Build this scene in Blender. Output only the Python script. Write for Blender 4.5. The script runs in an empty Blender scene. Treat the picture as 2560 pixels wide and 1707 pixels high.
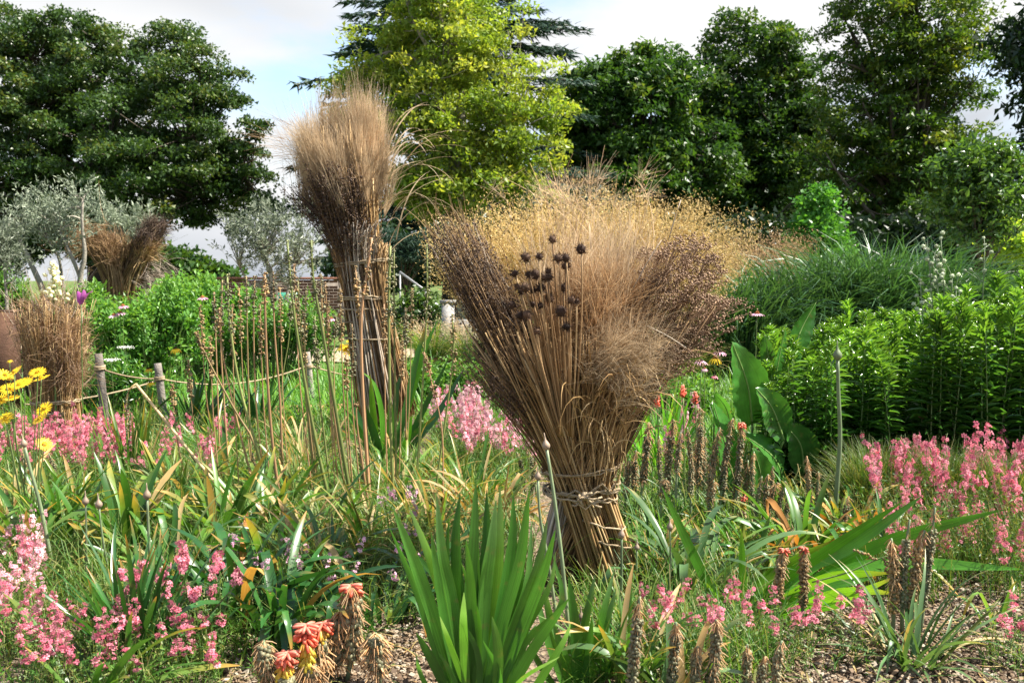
import bpy, math, numpy as np
from mathutils import Matrix, Vector

# ------------------------------------------------------------------ camera, sky, sun
S = bpy.context.scene
COL = S.collection
CAM_H, F, HOR = 1.40, 2489.0, 700.0
PITCH = math.atan((853.5 - HOR) / F)
cam = bpy.data.cameras.new('camera')
cam.sensor_width = 36.0
cam.lens = 36.0 * F / 2560.0
cam.clip_start, cam.clip_end = 0.05, 3000
cam.dof.use_dof = True
cam.dof.focus_distance = 5.0
cam.dof.aperture_fstop = 6.3
cobj = bpy.data.objects.new('camera', cam)
COL.objects.link(cobj)
cobj.location = (0, 0, CAM_H)
cobj.rotation_euler = (math.pi / 2 - PITCH, 0, 0)
S.camera = cobj

SUN_AZ, SUN_EL = math.radians(90), math.radians(54)      # azimuth clockwise from +Y
sd = Vector((math.sin(SUN_AZ) * math.cos(SUN_EL), math.cos(SUN_AZ) * math.cos(SUN_EL), math.sin(SUN_EL)))
sl = bpy.data.lights.new('sun', 'SUN')
sl.energy, sl.angle, sl.color = 5.0, math.radians(0.5), (1.0, 0.94, 0.83)
so = bpy.data.objects.new('sun', sl)
COL.objects.link(so)
so.location = (20, 10, 30)
so.rotation_euler = sd.to_track_quat('Z', 'Y').to_euler()

W = bpy.data.worlds.new('World')
S.world = W
W.use_nodes = True
nt = W.node_tree
nt.nodes.clear()
def wn(t, **k):
    n = nt.nodes.new(t)
    for a, b in k.items():
        setattr(n, a, b)
    return n
def wl(a, b):
    nt.links.new(a, b)
out = wn('ShaderNodeOutputWorld'); bg = wn('ShaderNodeBackground'); bg.inputs[1].default_value = 0.1
sky = wn('ShaderNodeTexSky', sky_type='NISHITA'); sky.sun_disc = False
sky.sun_elevation, sky.sun_rotation = SUN_EL, SUN_AZ
tc = wn('ShaderNodeTexCoord'); sx = wn('ShaderNodeSeparateXYZ'); wl(tc.outputs['Generated'], sx.inputs[0])
ad = wn('ShaderNodeMath', operation='ADD'); wl(sx.outputs[2], ad.inputs[0]); ad.inputs[1].default_value = 0.22
mx = wn('ShaderNodeMath', operation='MAXIMUM'); wl(ad.outputs[0], mx.inputs[0]); mx.inputs[1].default_value = 0.05
dx = wn('ShaderNodeMath', operation='DIVIDE'); wl(sx.outputs[0], dx.inputs[0]); wl(mx.outputs[0], dx.inputs[1])
dy = wn('ShaderNodeMath', operation='DIVIDE'); wl(sx.outputs[1], dy.inputs[0]); wl(mx.outputs[0], dy.inputs[1])
cb = wn('ShaderNodeCombineXYZ'); wl(dx.outputs[0], cb.inputs[0]); wl(dy.outputs[0], cb.inputs[1]); cb.inputs[2].default_value = 9.4
n1 = wn('ShaderNodeTexNoise'); n1.inputs['Scale'].default_value = 0.9; n1.inputs['Detail'].default_value = 7; n1.inputs['Roughness'].default_value = 0.55
wl(cb.outputs[0], n1.inputs['Vector'])
r1 = wn('ShaderNodeMapRange', interpolation_type='SMOOTHSTEP'); wl(n1.outputs[0], r1.inputs[0])
r1.inputs[1].default_value, r1.inputs[2].default_value = 0.40, 0.56
n2 = wn('ShaderNodeTexNoise'); n2.inputs['Scale'].default_value = 0.55; n2.inputs['Detail'].default_value = 4
cb2 = wn('ShaderNodeVectorMath', operation='ADD'); wl(cb.outputs[0], cb2.inputs[0]); cb2.inputs[1].default_value = (7.1, 2.2, 4.0)
wl(cb2.outputs[0], n2.inputs['Vector'])
r2 = wn('ShaderNodeValToRGB'); wl(n2.outputs[0], r2.inputs[0])
r2.color_ramp.elements[0].position, r2.color_ramp.elements[0].color = 0.38, (0.60, 0.66, 0.76, 1)
r2.color_ramp.elements[1].position, r2.color_ramp.elements[1].color = 0.62, (1.32, 1.32, 1.32, 1)
cm = wn('ShaderNodeVectorMath', operation='SCALE'); wl(r2.outputs[0], cm.inputs[0]); cm.inputs['Scale'].default_value = 2.85
mixc = wn('ShaderNodeMix', data_type='RGBA'); wl(r1.outputs[0], mixc.inputs[0]); wl(sky.outputs[0], mixc.inputs[6]); wl(cm.outputs[0], mixc.inputs[7])
wl(mixc.outputs[2], bg.inputs[0]); wl(bg.outputs[0], out.inputs[0])

S.view_settings.view_transform = 'Standard'
S.view_settings.look = 'None'
S.view_settings.exposure = 1.52
S.view_settings.gamma = 1.0
S.view_settings.use_curve_mapping = False
S.cycles.use_denoising = True
S.cycles.max_bounces = 6
S.cycles.transparent_max_bounces = 4
S.cycles.caustics_reflective = S.cycles.caustics_refractive = False

# ------------------------------------------------------------------ picking points in the place
CP, SP = math.cos(PITCH), math.sin(PITCH)
def ray(px, py):
    a, b = (px - 1280) / F, (853.5 - py) / F
    return np.array([a, CP + b * SP, -SP + b * CP])
def P(px, py, Y):
    d = ray(px, py)
    return np.array([0, 0, CAM_H]) + d * (Y / d[1])
def G(px, py, z=0.0):
    d = ray(px, py)
    return np.array([0, 0, CAM_H]) + d * ((z - CAM_H) / d[2])
def GY(px, Y, z=0.0):
    return np.array([(px - 1280) / F * math.hypot(Y, 0) * 1.0, Y, z])
RNG = np.random.default_rng(11)

# ------------------------------------------------------------------ mesh tools
class MB:
    def __init__(s):
        s.v, s.t, s.q, s.r, s.qm, s.rm, s.n = [], [], [], [], [], [], 0
    def add(s, v, quads=None, tris=None, tuv=None, m=0):
        v = np.asarray(v, float).reshape(-1, 3)
        if tuv is None:
            tuv = np.zeros_like(v)
        s.v.append(v); s.t.append(np.asarray(tuv, float).reshape(-1, 3))
        if quads is not None and len(quads):
            s.q.append(np.asarray(quads).reshape(-1, 4) + s.n); s.qm.append(np.full(len(s.q[-1]), m))
        if tris is not None and len(tris):
            s.r.append(np.asarray(tris).reshape(-1, 3) + s.n); s.rm.append(np.full(len(s.r[-1]), m))
        s.n += len(v)
        return s
    def mesh(s, name, mats, smooth=True):
        me = bpy.data.meshes.new(name)
        v = np.concatenate(s.v); t = np.concatenate(s.t)
        q = np.concatenate(s.q) if s.q else np.zeros((0, 4), int)
        r = np.concatenate(s.r) if s.r else np.zeros((0, 3), int)
        mi = np.concatenate(s.qm + s.rm)
        me.vertices.add(len(v)); me.vertices.foreach_set('co', v.astype(np.float32).ravel())
        nl = q.size + r.size
        me.loops.add(nl); me.loops.foreach_set('vertex_index', np.concatenate([q.ravel(), r.ravel()]).astype(np.int32))
        tot = np.concatenate([np.full(len(q), 4), np.full(len(r), 3)]).astype(np.int32)
        st = np.concatenate([[0], np.cumsum(tot)[:-1]]).astype(np.int32)
        me.polygons.add(len(tot)); me.polygons.foreach_set('loop_start', st); me.polygons.foreach_set('loop_total', tot)
        me.polygons.foreach_set('material_index', mi.astype(np.int32))
        me.polygons.foreach_set('use_smooth', np.full(len(tot), smooth))
        at = me.attributes.new('tuv', 'FLOAT_VECTOR', 'POINT'); at.data.foreach_set('vector', t.astype(np.float32).ravel())
        for m in (mats if isinstance(mats, (list, tuple)) else [mats]):
            me.materials.append(m)
        me.update(calc_edges=True); me.validate()
        return me

def link(name, data, parent=None, loc=None, kind=None, label=None):
    o = bpy.data.objects.new(name, data); COL.objects.link(o)
    if parent is not None: o.parent = parent
    if loc is not None: o.location = Vector([float(c) for c in loc])
    if kind: o['kind'] = kind
    if label: o['label'] = label
    return o
def part(mb, name, mats, parent, kind=None, label=None, smooth=True):
    return link(name, mb.mesh(name, mats, smooth), parent, None, kind, label)
def thing(name, label, cat, loc, group=None, rz=0.0):
    o = link(name, None, None, loc, None, label); o.empty_display_size = 0.1
    o['category'] = cat; o.rotation_euler[2] = rz
    if group: o['group'] = group
    return o
def setting(mb, name, mats, kind='structure', label=None, smooth=True):
    return link(name, mb.mesh(name, mats, smooth), None, None, kind, label)

def nrm(a):
    return a / np.maximum(np.linalg.norm(a, axis=-1, keepdims=True), 1e-9)

def ribbons(mb, path, side, width, t=None, fold=0.0, m=0, prof=None):
    """path (N,K,3), side (N,K,3) unit, width (N,) or (N,K); fold lifts the edges into a V"""
    N, K, _ = path.shape
    w = np.asarray(width, float)
    if w.ndim < 2: w = np.broadcast_to(w.reshape(-1, 1), (N, K)).copy()
    if prof is not None: w = w * prof[None, :]
    t = RNG.random(N) if t is None else np.asarray(t)
    u = np.linspace(0, 1, K)
    if fold:
        tan = nrm(np.gradient(path, axis=1)); nor = np.cross(tan, side)
        cols = [path + side * w[..., None] / 2 + nor * (fold * w[..., None]), path, path - side * w[..., None] / 2 + nor * (fold * w[..., None])]
        vv = [1.0, 0.0, -1.0]
    else:
        cols = [path + side * w[..., None] / 2, path - side * w[..., None] / 2]; vv = [1.0, -1.0]
    C = len(cols)
    V = np.stack(cols, axis=2)                                   # N,K,C,3
    T = np.zeros((N, K, C, 3)); T[..., 0] = t[:, None, None]; T[..., 1] = u[None, :, None]; T[..., 2] = np.array(vv)
    idx = np.arange(N * K * C).reshape(N, K, C)
    q = [np.stack([idx[:, :-1, c], idx[:, :-1, c + 1], idx[:, 1:, c + 1], idx[:, 1:, c]], -1).reshape(-1, 4) for c in range(C - 1)]
    mb.add(V, quads=np.concatenate(q), tuv=T, m=m)
    return mb

def tubes(mb, path, rad, sides=5, t=None, m=0, cap=True):
    path = np.asarray(path, float)
    if path.ndim == 2: path = path[None]
    N, K, _ = path.shape
    rad = np.asarray(rad, float)
    if rad.ndim == 0: rad = np.full((N, K), float(rad))
    elif rad.ndim == 1: rad = np.broadcast_to(rad[None, :] if len(rad) == K else rad[:, None], (N, K))
    t = RNG.random(N) if t is None else np.broadcast_to(np.asarray(t, float), (N,))
    tan = nrm(np.gradient(path, axis=1))
    ref = np.where(np.abs(tan[..., 2:3]) > 0.9, np.array([1.0, 0.1, 0]), np.array([0, 0.05, 1.0]))
    a = nrm(np.cross(tan, ref)); b = np.cross(tan, a)
    th = np.arange(sides) / sides * 2 * np.pi
    V = path[:, :, None] + rad[..., None, None] * (np.cos(th)[None, None, :, None] * a[:, :, None] + np.sin(th)[None, None, :, None] * b[:, :, None])
    T = np.zeros((N, K, sides, 3)); T[..., 0] = t[:, None, None]; T[..., 1] = np.linspace(0, 1, K)[None, :, None]; T[..., 2] = th / np.pi - 1
    idx = np.arange(N * K * sides).reshape(N, K, sides)
    nx = np.roll(idx, -1, axis=2)
    q = np.stack([idx[:, :-1], nx[:, :-1], nx[:, 1:], idx[:, 1:]], -1).reshape(-1, 4)
    tr = None
    if cap:
        tr = np.concatenate([np.stack([idx[:, -1, 0], idx[:, -1, i], idx[:, -1, i + 1]], -1) for i in range(1, sides - 1)] +
                            [np.stack([idx[:, 0, 0], idx[:, 0, i + 1], idx[:, 0, i]], -1) for i in range(1, sides - 1)])
    mb.add(V, quads=q, tris=tr, tuv=T, m=m)
    return mb

def bez(p0, p1, p2, K=8):
    p0, p1, p2 = [np.atleast_2d(np.asarray(p, float)) for p in (p0, p1, p2)]
    s = np.linspace(0, 1, K)[None, :, None]
    return (1 - s) ** 2 * p0[:, None] + 2 * s * (1 - s) * p1[:, None] + s ** 2 * p2[:, None]
def poly(pts, K=12):
    pts = np.asarray(pts, float)
    d = np.concatenate([[0], np.cumsum(np.linalg.norm(np.diff(pts, axis=0), axis=1))]); d /= d[-1]
    # smooth resample (Catmull-Rom)
    s = np.linspace(0, 1, K); o = np.zeros((K, 3))
    pp = np.vstack([2 * pts[0] - pts[1], pts, 2 * pts[-1] - pts[-2]])
    for k, x in enumerate(s):
        i = min(np.searchsorted(d, x, 'right') - 1, len(pts) - 2)
        f = (x - d[i]) / max(d[i + 1] - d[i], 1e-9)
        a, b, c, e = pp[i], pp[i + 1], pp[i + 2], pp[i + 3]
        o[k] = 0.5 * ((2 * b) + (-a + c) * f + (2 * a - 5 * b + 4 * c - e) * f * f + (-a + 3 * b - 3 * c + e) * f ** 3)
    return o

def blade_paths(base, az, lean, bend, length, K=9, p=1.6, drift=0.0, kink=None):
    """curved blades: returns path (N,K,3), side (N,K,3)"""
    N = len(base); base = np.asarray(base, float)
    s = (np.arange(K - 1) + 0.5) / (K - 1)
    th = np.asarray(lean)[:, None] + np.asarray(bend)[:, None] * s[None] ** p
    if kink is not None:                                   # (pos, angle): leaf folded over
        th = th + kink[1][:, None] / (1 + np.exp(-(s[None] - kink[0][:, None]) * 40))
    a = np.asarray(az)[:, None] + np.broadcast_to(np.asarray(drift), (N,))[:, None] * s[None]
    d = np.stack([np.sin(th) * np.cos(a), np.sin(th) * np.sin(a), np.cos(th)], -1) * (np.asarray(length) / (K - 1))[:, None, None]
    path = np.concatenate([np.zeros((N, 1, 3)), np.cumsum(d, 1)], 1) + base[:, None]
    az2 = np.concatenate([a[:, :1], a], 1)
    side = np.stack([-np.sin(az2), np.cos(az2), np.zeros_like(az2)], -1)
    return path, side
def twist(path, side, ang):
    """turn the blade's face about its own axis by ang (N,) or (N,K)"""
    tan = nrm(np.gradient(path, axis=1)); ang = np.asarray(ang, float)
    if ang.ndim == 1: ang = ang[:, None]
    ang = ang[..., None]
    return side * np.cos(ang) + np.cross(tan, side) * np.sin(ang)

def frames(d, up=None, roll=None):
    d = nrm(np.asarray(d, float)); N = len(d)
    if up is None: up = RNG.normal(size=(N, 3))
    x = nrm(np.cross(d, up)); z = np.cross(x, d)
    return np.stack([x, d, z], -1)                         # columns x(width) y(length) z(normal)
def scatter(mb, tv, pos, R, sc, quads=None, tris=None, t=None, m=0, tu=None):
    N, k = len(pos), len(tv)
    sc = np.asarray(sc, float)
    if sc.ndim == 1: sc = sc[:, None]
    V = np.einsum('nij,nkj->nki', R, tv[None] * sc[:, None, :]) + np.asarray(pos)[:, None]
    t = RNG.random(N) if t is None else np.broadcast_to(np.asarray(t, float), (N,))
    T = np.zeros((N, k, 3)); T[..., 0] = t[:, None]
    if tu is not None: T[..., 1:] = tu
    off = (np.arange(N) * k)[:, None, None]
    mb.add(V, quads=None if quads is None else (np.asarray(quads)[None] + off).reshape(-1, 4),
           tris=None if tris is None else (np.asarray(tris)[None] + off).reshape(-1, 3), tuv=T, m=m)
    return mb
def uv_of(tv):
    y = tv[:, 1]; y = (y - y.min()) / max(y.max() - y.min(), 1e-9); x = tv[:, 0] / max(abs(tv[:, 0]).max(), 1e-9)
    return np.stack([y, x], -1)
# templates: x width, y length, z normal
DIA = np.array([[0, 0, 0], [.5, .45, .08], [0, 1, 0], [-.5, .45, .08]]); DIAQ = [[0, 1, 2, 3]]
TRI = np.array([[-.12, 0, 0], [.58, .5, .1], [-.34, 1, -.04]]); TRIT = [[0, 1, 2]]
SLIM = np.array([[.5, .1, 0], [0, 1, 0], [-.5, 0, .1]])
TET = np.array([[1, -.5, -.4], [-1, -.5, -.4], [0, 1, -.3], [0, -.1, 1.0]]); TETT = [[0, 2, 1], [0, 1, 3], [1, 2, 3], [2, 0, 3]]
LEAF = np.array([[0, 0, 0], [.5, .4, .12], [0, .4, 0], [-.5, .4, .12], [.3, .75, .04], [0, .75, -.04], [-.3, .75, .04], [0, 1, -.12]])
LEAFQ = [[0, 1, 2, 2], [1, 4, 5, 2], [2, 5, 6, 3]]
LEAFT = [[0, 1, 2], [0, 2, 3], [4, 7, 5], [5, 7, 6]]; LEAFQ = [[1, 4, 5, 2], [2, 5, 6, 3]]
def ico():
    g = (1 + 5 ** .5) / 2
    v = np.array([[-1, g, 0], [1, g, 0], [-1, -g, 0], [1, -g, 0], [0, -1, g], [0, 1, g], [0, -1, -g], [0, 1, -g], [g, 0, -1], [g, 0, 1], [-g, 0, -1], [-g, 0, 1]])
    f = [[0, 11, 5], [0, 5, 1], [0, 1, 7], [0, 7, 10], [0, 10, 11], [1, 5, 9], [5, 11, 4], [11, 10, 2], [10, 7, 6], [7, 1, 8],
         [3, 9, 4], [3, 4, 2], [3, 2, 6], [3, 6, 8], [3, 8, 9], [4, 9, 5], [2, 4, 11], [6, 2, 10], [8, 6, 7], [9, 8, 1]]
    return v / np.linalg.norm(v[0]), f
ICO, ICOT = ico()
OCT = np.array([[1, 0, 0], [-1, 0, 0], [0, 1, 0], [0, -1, 0], [0, 0, 1], [0, 0, -1.]]); OCTT = [[0, 2, 4], [2, 1, 4], [1, 3, 4], [3, 0, 4], [2, 0, 5], [1, 2, 5], [3, 1, 5], [0, 3, 5]]
def sphere_dirs(n):
    return nrm(RNG.normal(size=(n, 3)))
def box(mb, c, s, m=0, rz=0.0, t=0.5):
    v = np.array([[x, y, z] for x in (-.5, .5) for y in (-.5, .5) for z in (-.5, .5)]) * np.asarray(s)
    ca, sa = math.cos(rz), math.sin(rz)
    v = np.stack([v[:, 0] * ca - v[:, 1] * sa, v[:, 0] * sa + v[:, 1] * ca, v[:, 2]], -1) + np.asarray(c)
    T = np.zeros((8, 3)); T[:, 0] = t
    mb.add(v, quads=[[0, 1, 3, 2], [4, 6, 7, 5], [0, 4, 5, 1], [2, 3, 7, 6], [0, 2, 6, 4], [1, 5, 7, 3]], tuv=T, m=m)
    return mb

# ------------------------------------------------------------------ materials
def mat(name, cols, rough=.5, spec=.3, trans=0.0, tip=None, tip_from=.8, base=None, streak=0.0, tcol=1.25, bump=0.0, nscale=6.0, objvar=.25, mott=0.25, blem=None):
    blem = (.45 if streak and trans > .3 else 0) if blem is None else blem
    m = bpy.data.materials.new(name); m.use_nodes = True
    t = m.node_tree; t.nodes.clear(); L = t.links.new
    def N(ty, **k):
        n = t.nodes.new(ty)
        for a, b in k.items(): setattr(n, a, b)
        return n
    o = N('ShaderNodeOutputMaterial'); b = N('ShaderNodeBsdfPrincipled')
    at = N('ShaderNodeAttribute', attribute_name='tuv'); sp = N('ShaderNodeSeparateXYZ'); L(at.outputs['Vector'], sp.inputs[0])
    rp = N('ShaderNodeValToRGB'); L(sp.outputs[0], rp.inputs[0]); e = rp.color_ramp.elements
    while len(e) < len(cols): e.new(0.5)
    for i, c in enumerate(cols):
        e[i].position = i / max(len(cols) - 1, 1); e[i].color = (*c, 1)
    col = rp.outputs[0]
    geo = N('ShaderNodeTexCoord'); nz = N('ShaderNodeTexNoise'); nz.inputs['Scale'].default_value = nscale; nz.inputs['Detail'].default_value = 3
    L(geo.outputs['Object'], nz.inputs['Vector'])
    def mixc(fac, a, bb, mode='MIX'):
        x = N('ShaderNodeMix', data_type='RGBA', blend_type=mode)
        if isinstance(fac, float): x.inputs[0].default_value = fac
        else: L(fac, x.inputs[0])
        L(a, x.inputs[6])
        if isinstance(bb, tuple): x.inputs[7].default_value = (*bb, 1)
        else: L(bb, x.inputs[7])
        return x.outputs[2]
    def maprange(v, a, bb, c=0.0, d=1.0):
        r = N('ShaderNodeMapRange'); L(v, r.inputs[0])
        for i, q in enumerate((a, bb, c, d)): r.inputs[i + 1].default_value = q
        return r.outputs[0]
    def math_(op, a, bb):
        x = N('ShaderNodeMath', operation=op)
        for i, q in enumerate((a, bb)):
            if isinstance(q, (int, float)): x.inputs[i].default_value = q
            else: L(q, x.inputs[i])
        return x.outputs[0]
    if base: col = mixc(maprange(sp.outputs[1], .28, 0.0), col, base)
    if streak:
        cv = N('ShaderNodeCombineXYZ'); L(math_('MULTIPLY', sp.outputs[2], 10.0), cv.inputs[0]); L(math_('MULTIPLY', sp.outputs[1], 1.2), cv.inputs[1]); L(math_('MULTIPLY', sp.outputs[0], 60.0), cv.inputs[2])
        sn = N('ShaderNodeTexNoise'); sn.inputs['Scale'].default_value = 1.6; sn.inputs['Detail'].default_value = 2; L(cv.outputs[0], sn.inputs['Vector'])
        hv = N('ShaderNodeHueSaturation'); L(maprange(sn.outputs[0], .3, .7, 1 - streak, 1 + streak), hv.inputs['Value']); L(col, hv.inputs['Color']); col = hv.outputs[0]
    if tip:
        f = math_('MULTIPLY', maprange(math_('ADD', sp.outputs[1], math_('MULTIPLY', nz.outputs[0], .15)), tip_from, 1.05), maprange(sp.outputs[0], .35, .75))
        col = mixc(f, col, tip)
    if blem:                                               # brown flecks and worn spots
        bn = N('ShaderNodeTexNoise'); bn.inputs['Scale'].default_value = 22; bn.inputs['Detail'].default_value = 4; L(geo.outputs['Object'], bn.inputs['Vector'])
        col = mixc(maprange(bn.outputs[0], .62, .76, 0.0, blem), col, (.24, .19, .07))
    oi = N('ShaderNodeObjectInfo'); hs = N('ShaderNodeHueSaturation'); L(col, hs.inputs['Color'])
    val = math_('MULTIPLY', maprange(oi.outputs['Random'], 0, 1, 1 - objvar, 1 + objvar), maprange(nz.outputs[0], .3, .7, 1 - mott, 1 + mott))
    L(val, hs.inputs['Value']); col = hs.outputs[0]
    L(col, b.inputs['Base Color']); b.inputs['Roughness'].default_value = rough
    b.inputs['Specular IOR Level'].default_value = spec
    if bump:
        bp = N('ShaderNodeBump'); bp.inputs['Strength'].default_value = bump; bp.inputs['Distance'].default_value = .02
        n3 = N('ShaderNodeTexNoise'); n3.inputs['Scale'].default_value = nscale * 6; n3.inputs['Detail'].default_value = 5; L(geo.outputs['Object'], n3.inputs['Vector'])
        L(n3.outputs[0], bp.inputs['Height']); L(bp.outputs[0], b.inputs['Normal'])
    if trans:
        tr = N('ShaderNodeBsdfTranslucent'); ms = N('ShaderNodeMixShader'); ms.inputs[0].default_value = trans
        L(mixc(1.0, col, (tcol * 1.15, tcol * 1.05, tcol * .45) if tcol > 1.05 else (tcol, tcol, tcol), 'MULTIPLY'), tr.inputs[0]); L(b.outputs[0], ms.inputs[1]); L(tr.outputs[0], ms.inputs[2]); L(ms.outputs[0], o.inputs[0])
    else:
        L(b.outputs[0], o.inputs[0])
    return m

M = {}
def D(k, *a, **kw):
    M[k] = mat(k, *a, **kw)
D('oak_leaf', [(.026, .062, .014), (.042, .088, .02), (.06, .11, .024), (.14, .15, .032)], rough=.38, spec=.45, trans=.3)
D('yellow_leaf', [(.15, .28, .035), (.27, .39, .05), (.39, .47, .07), (.52, .54, .12)], rough=.45, spec=.4, trans=.48, tcol=1.35)
D('chestnut_leaf', [(.028, .08, .016), (.045, .115, .02), (.07, .145, .024), (.14, .19, .032)], rough=.42, spec=.4, trans=.4)
D('olive_green_leaf', [(.03, .085, .012), (.06, .12, .016), (.10, .16, .02), (.20, .22, .03)], rough=.42, spec=.4, trans=.42)
D('shade_dark_leaf', [(.012, .035, .012), (.02, .05, .015), (.03, .07, .018)], rough=.4, spec=.4, trans=.25)  # near-black leaves: under-canopy shade put into the colour
D('cedar_needle', [(.018, .045, .03), (.03, .07, .045), (.05, .095, .065)], rough=.55, spec=.25, trans=.15)
D('silver_leaf', [(.16, .20, .13), (.26, .31, .21), (.40, .44, .33)], rough=.45, spec=.4, trans=.25, tcol=.9)
D('bright_leaf', [(.05, .17, .03), (.08, .24, .035), (.12, .30, .045)], rough=.4, spec=.4, trans=.45)
D('apple_leaf', [(.035, .09, .02), (.06, .13, .025), (.10, .19, .035)], rough=.3, spec=.55, trans=.4)
D('bark', [(.05, .04, .03), (.10, .085, .065)], rough=.9, spec=.1, bump=.7, nscale=4)
D('pale_bark', [(.20, .18, .15), (.32, .29, .24)], rough=.85, spec=.15, bump=.5, nscale=8)
D('goldenrod', [(.022, .08, .016), (.036, .12, .02), (.07, .19, .028), (.18, .34, .045)], rough=.26, spec=.55, trans=.36)
D('meadow', [(.05, .15, .03), (.08, .21, .035), (.12, .27, .045), (.18, .31, .07)], rough=.42, spec=.4, trans=.4)
D('grass', [(.04, .12, .02), (.06, .165, .026), (.09, .21, .032), (.15, .24, .045), (.30, .28, .11)], rough=.45, spec=.35, trans=.35, tip=(.42, .33, .16), tip_from=.7)
D('fine_grass', [(.055, .13, .026), (.085, .175, .035), (.14, .21, .05), (.28, .27, .11)], rough=.5, spec=.3, trans=.35)
D('blue_grass', [(.03, .09, .035), (.05, .13, .045), (.08, .17, .07)], rough=.38, spec=.45, trans=.35, tcol=1.1)
D('iris', [(.045, .16, .025), (.075, .225, .03), (.11, .28, .04)], rough=.36, spec=.45, trans=.42, streak=.28, tip=(.16, .30, .13), tip_from=.75)
D('crocosmia', [(.06, .22, .02), (.10, .30, .026), (.18, .40, .035)], rough=.34, spec=.5, trans=.45, streak=.42, tip=(.30, .30, .06), tip_from=.9)
D('daylily', [(.04, .13, .02), (.065, .18, .028), (.10, .23, .035), (.17, .27, .06)], rough=.36, spec=.5, trans=.38, streak=.22, tip=(.45, .27, .06), tip_from=.72)
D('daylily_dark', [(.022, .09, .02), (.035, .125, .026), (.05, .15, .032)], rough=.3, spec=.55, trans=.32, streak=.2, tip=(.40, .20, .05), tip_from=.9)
D('daylily_dry', [(.05, .13, .025), (.12, .17, .04), (.32, .25, .11), (.45, .36, .18), (.42, .25, .10)], rough=.55, spec=.3, trans=.3, streak=.2, tip=(.42, .26, .09), tip_from=.55)
D('orange_dry', [(.45, .20, .05), (.38, .17, .05), (.5, .30, .10)], rough=.6, spec=.25, trans=.3, streak=.25)
D('glaucous', [(.05, .115, .035), (.075, .155, .05), (.11, .19, .075)], rough=.4, spec=.45, trans=.3, streak=.22, tip=(.35, .30, .12), tip_from=.85)
D('big_leaf', [(.05, .17, .03), (.065, .21, .035)], rough=.26, spec=.6, trans=.38, streak=.12, nscale=14)
D('midrib', [(.22, .34, .10), (.26, .38, .12)], rough=.45, spec=.4, trans=.2)
D('green_stem', [(.09, .16, .04), (.13, .20, .055), (.17, .22, .08)], rough=.5, spec=.35)
D('glaucous_stem', [(.13, .18, .09), (.19, .24, .13)], rough=.45, spec=.35)
D('brown_stem', [(.22, .13, .06), (.32, .20, .10), (.40, .28, .15)], rough=.65, spec=.25)
D('foxtail_stem', [(.14, .18, .045), (.20, .22, .07), (.34, .22, .10), (.38, .21, .11)], rough=.5, spec=.35, mott=.15)
D('straw', [(.15, .085, .035), (.30, .18, .072), (.44, .285, .125), (.54, .39, .20)], rough=.6, spec=.3, mott=.3, nscale=9)
D('dark_straw', [(.11, .065, .035), (.19, .115, .055), (.30, .19, .085)], rough=.65, spec=.25, mott=.3, nscale=9)
D('grey_straw', [(.27, .21, .16), (.36, .30, .235), (.44, .38, .30)], rough=.7, spec=.2, mott=.3, nscale=9)
D('twine', [(.28, .21, .13), (.40, .31, .20)], rough=.8, spec=.15, bump=.5, nscale=40)
D('fluff', [(.42, .30, .175), (.57, .43, .275), (.68, .55, .38)], rough=.6, spec=.25, trans=.45, tcol=1.0)
D('fluff_brown', [(.20, .115, .055), (.35, .215, .11), (.54, .375, .215)], rough=.6, spec=.25, trans=.38, tcol=1.0)
D('gold_seed', [(.45, .31, .11), (.58, .42, .16), (.70, .54, .25)], rough=.5, spec=.3, trans=.4, tcol=1.0)
D('purple_seed', [(.034, .021, .015), (.08, .05, .036), (.155, .105, .072)], rough=.6, spec=.3)
D('umbel_seed', [(.13, .08, .05), (.22, .14, .09), (.34, .23, .15)], rough=.7, spec=.25)
D('cone_dark', [(.022, .013, .010), (.06, .034, .022), (.11, .065, .04)], rough=.75, spec=.2)
D('wood_post', [(.20, .17, .15), (.28, .25, .22)], rough=.85, spec=.15, bump=.6, nscale=10)
D('dark_wood', [(.05, .028, .016), (.075, .04, .022)], rough=.8, spec=.2, bump=.4, nscale=10)
D('edging_wood', [(.24, .14, .07), (.30, .18, .09)], rough=.85, spec=.15, bump=.4, nscale=6)
D('rusty_steel', [(.075, .04, .026), (.10, .05, .03)], rough=.8, spec=.25, bump=.25, nscale=9)
D('dark_metal', [(.015, .015, .017), (.02, .02, .022)], rough=.5, spec=.4)
D('brick', [(.10, .048, .034), (.14, .066, .045), (.18, .09, .06)], rough=.9, spec=.15, bump=.4, nscale=9)
D('mortar', [(.12, .10, .085), (.15, .13, .11)], rough=.95, spec=.1, bump=.3)
D('concrete', [(.26, .25, .24), (.32, .31, .30)], rough=.9, spec=.15, bump=.3, nscale=7)
D('pale_metal', [(.26, .26, .26), (.32, .32, .32)], rough=.4, spec=.5)
D('sign_green', [(.06, .33, .24), (.09, .38, .28)], rough=.4, spec=.4)
D('path_gravel', [(.36, .28, .20), (.44, .35, .26)], rough=.95, spec=.1, bump=.6, nscale=20)
D('pebble', [(.07, .045, .03), (.16, .105, .065), (.25, .175, .11), (.31, .24, .17), (.46, .40, .32)], rough=.7, spec=.25, mott=.2, nscale=30)
D('pink_petal', [(.64, .13, .21), (.75, .23, .31), (.82, .36, .42)], rough=.55, spec=.2, trans=.35, tcol=1.0)
D('pale_petal', [(.74, .30, .40), (.84, .46, .52), (.88, .62, .64)], rough=.55, spec=.2, trans=.35, tcol=1.0)
D('mauve_petal', [(.55, .25, .40), (.66, .36, .50), (.74, .48, .58)], rough=.55, spec=.2, trans=.3, tcol=1.0)
D('deep_eye', [(.22, .02, .06), (.30, .03, .08)], rough=.6, spec=.2)
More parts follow.
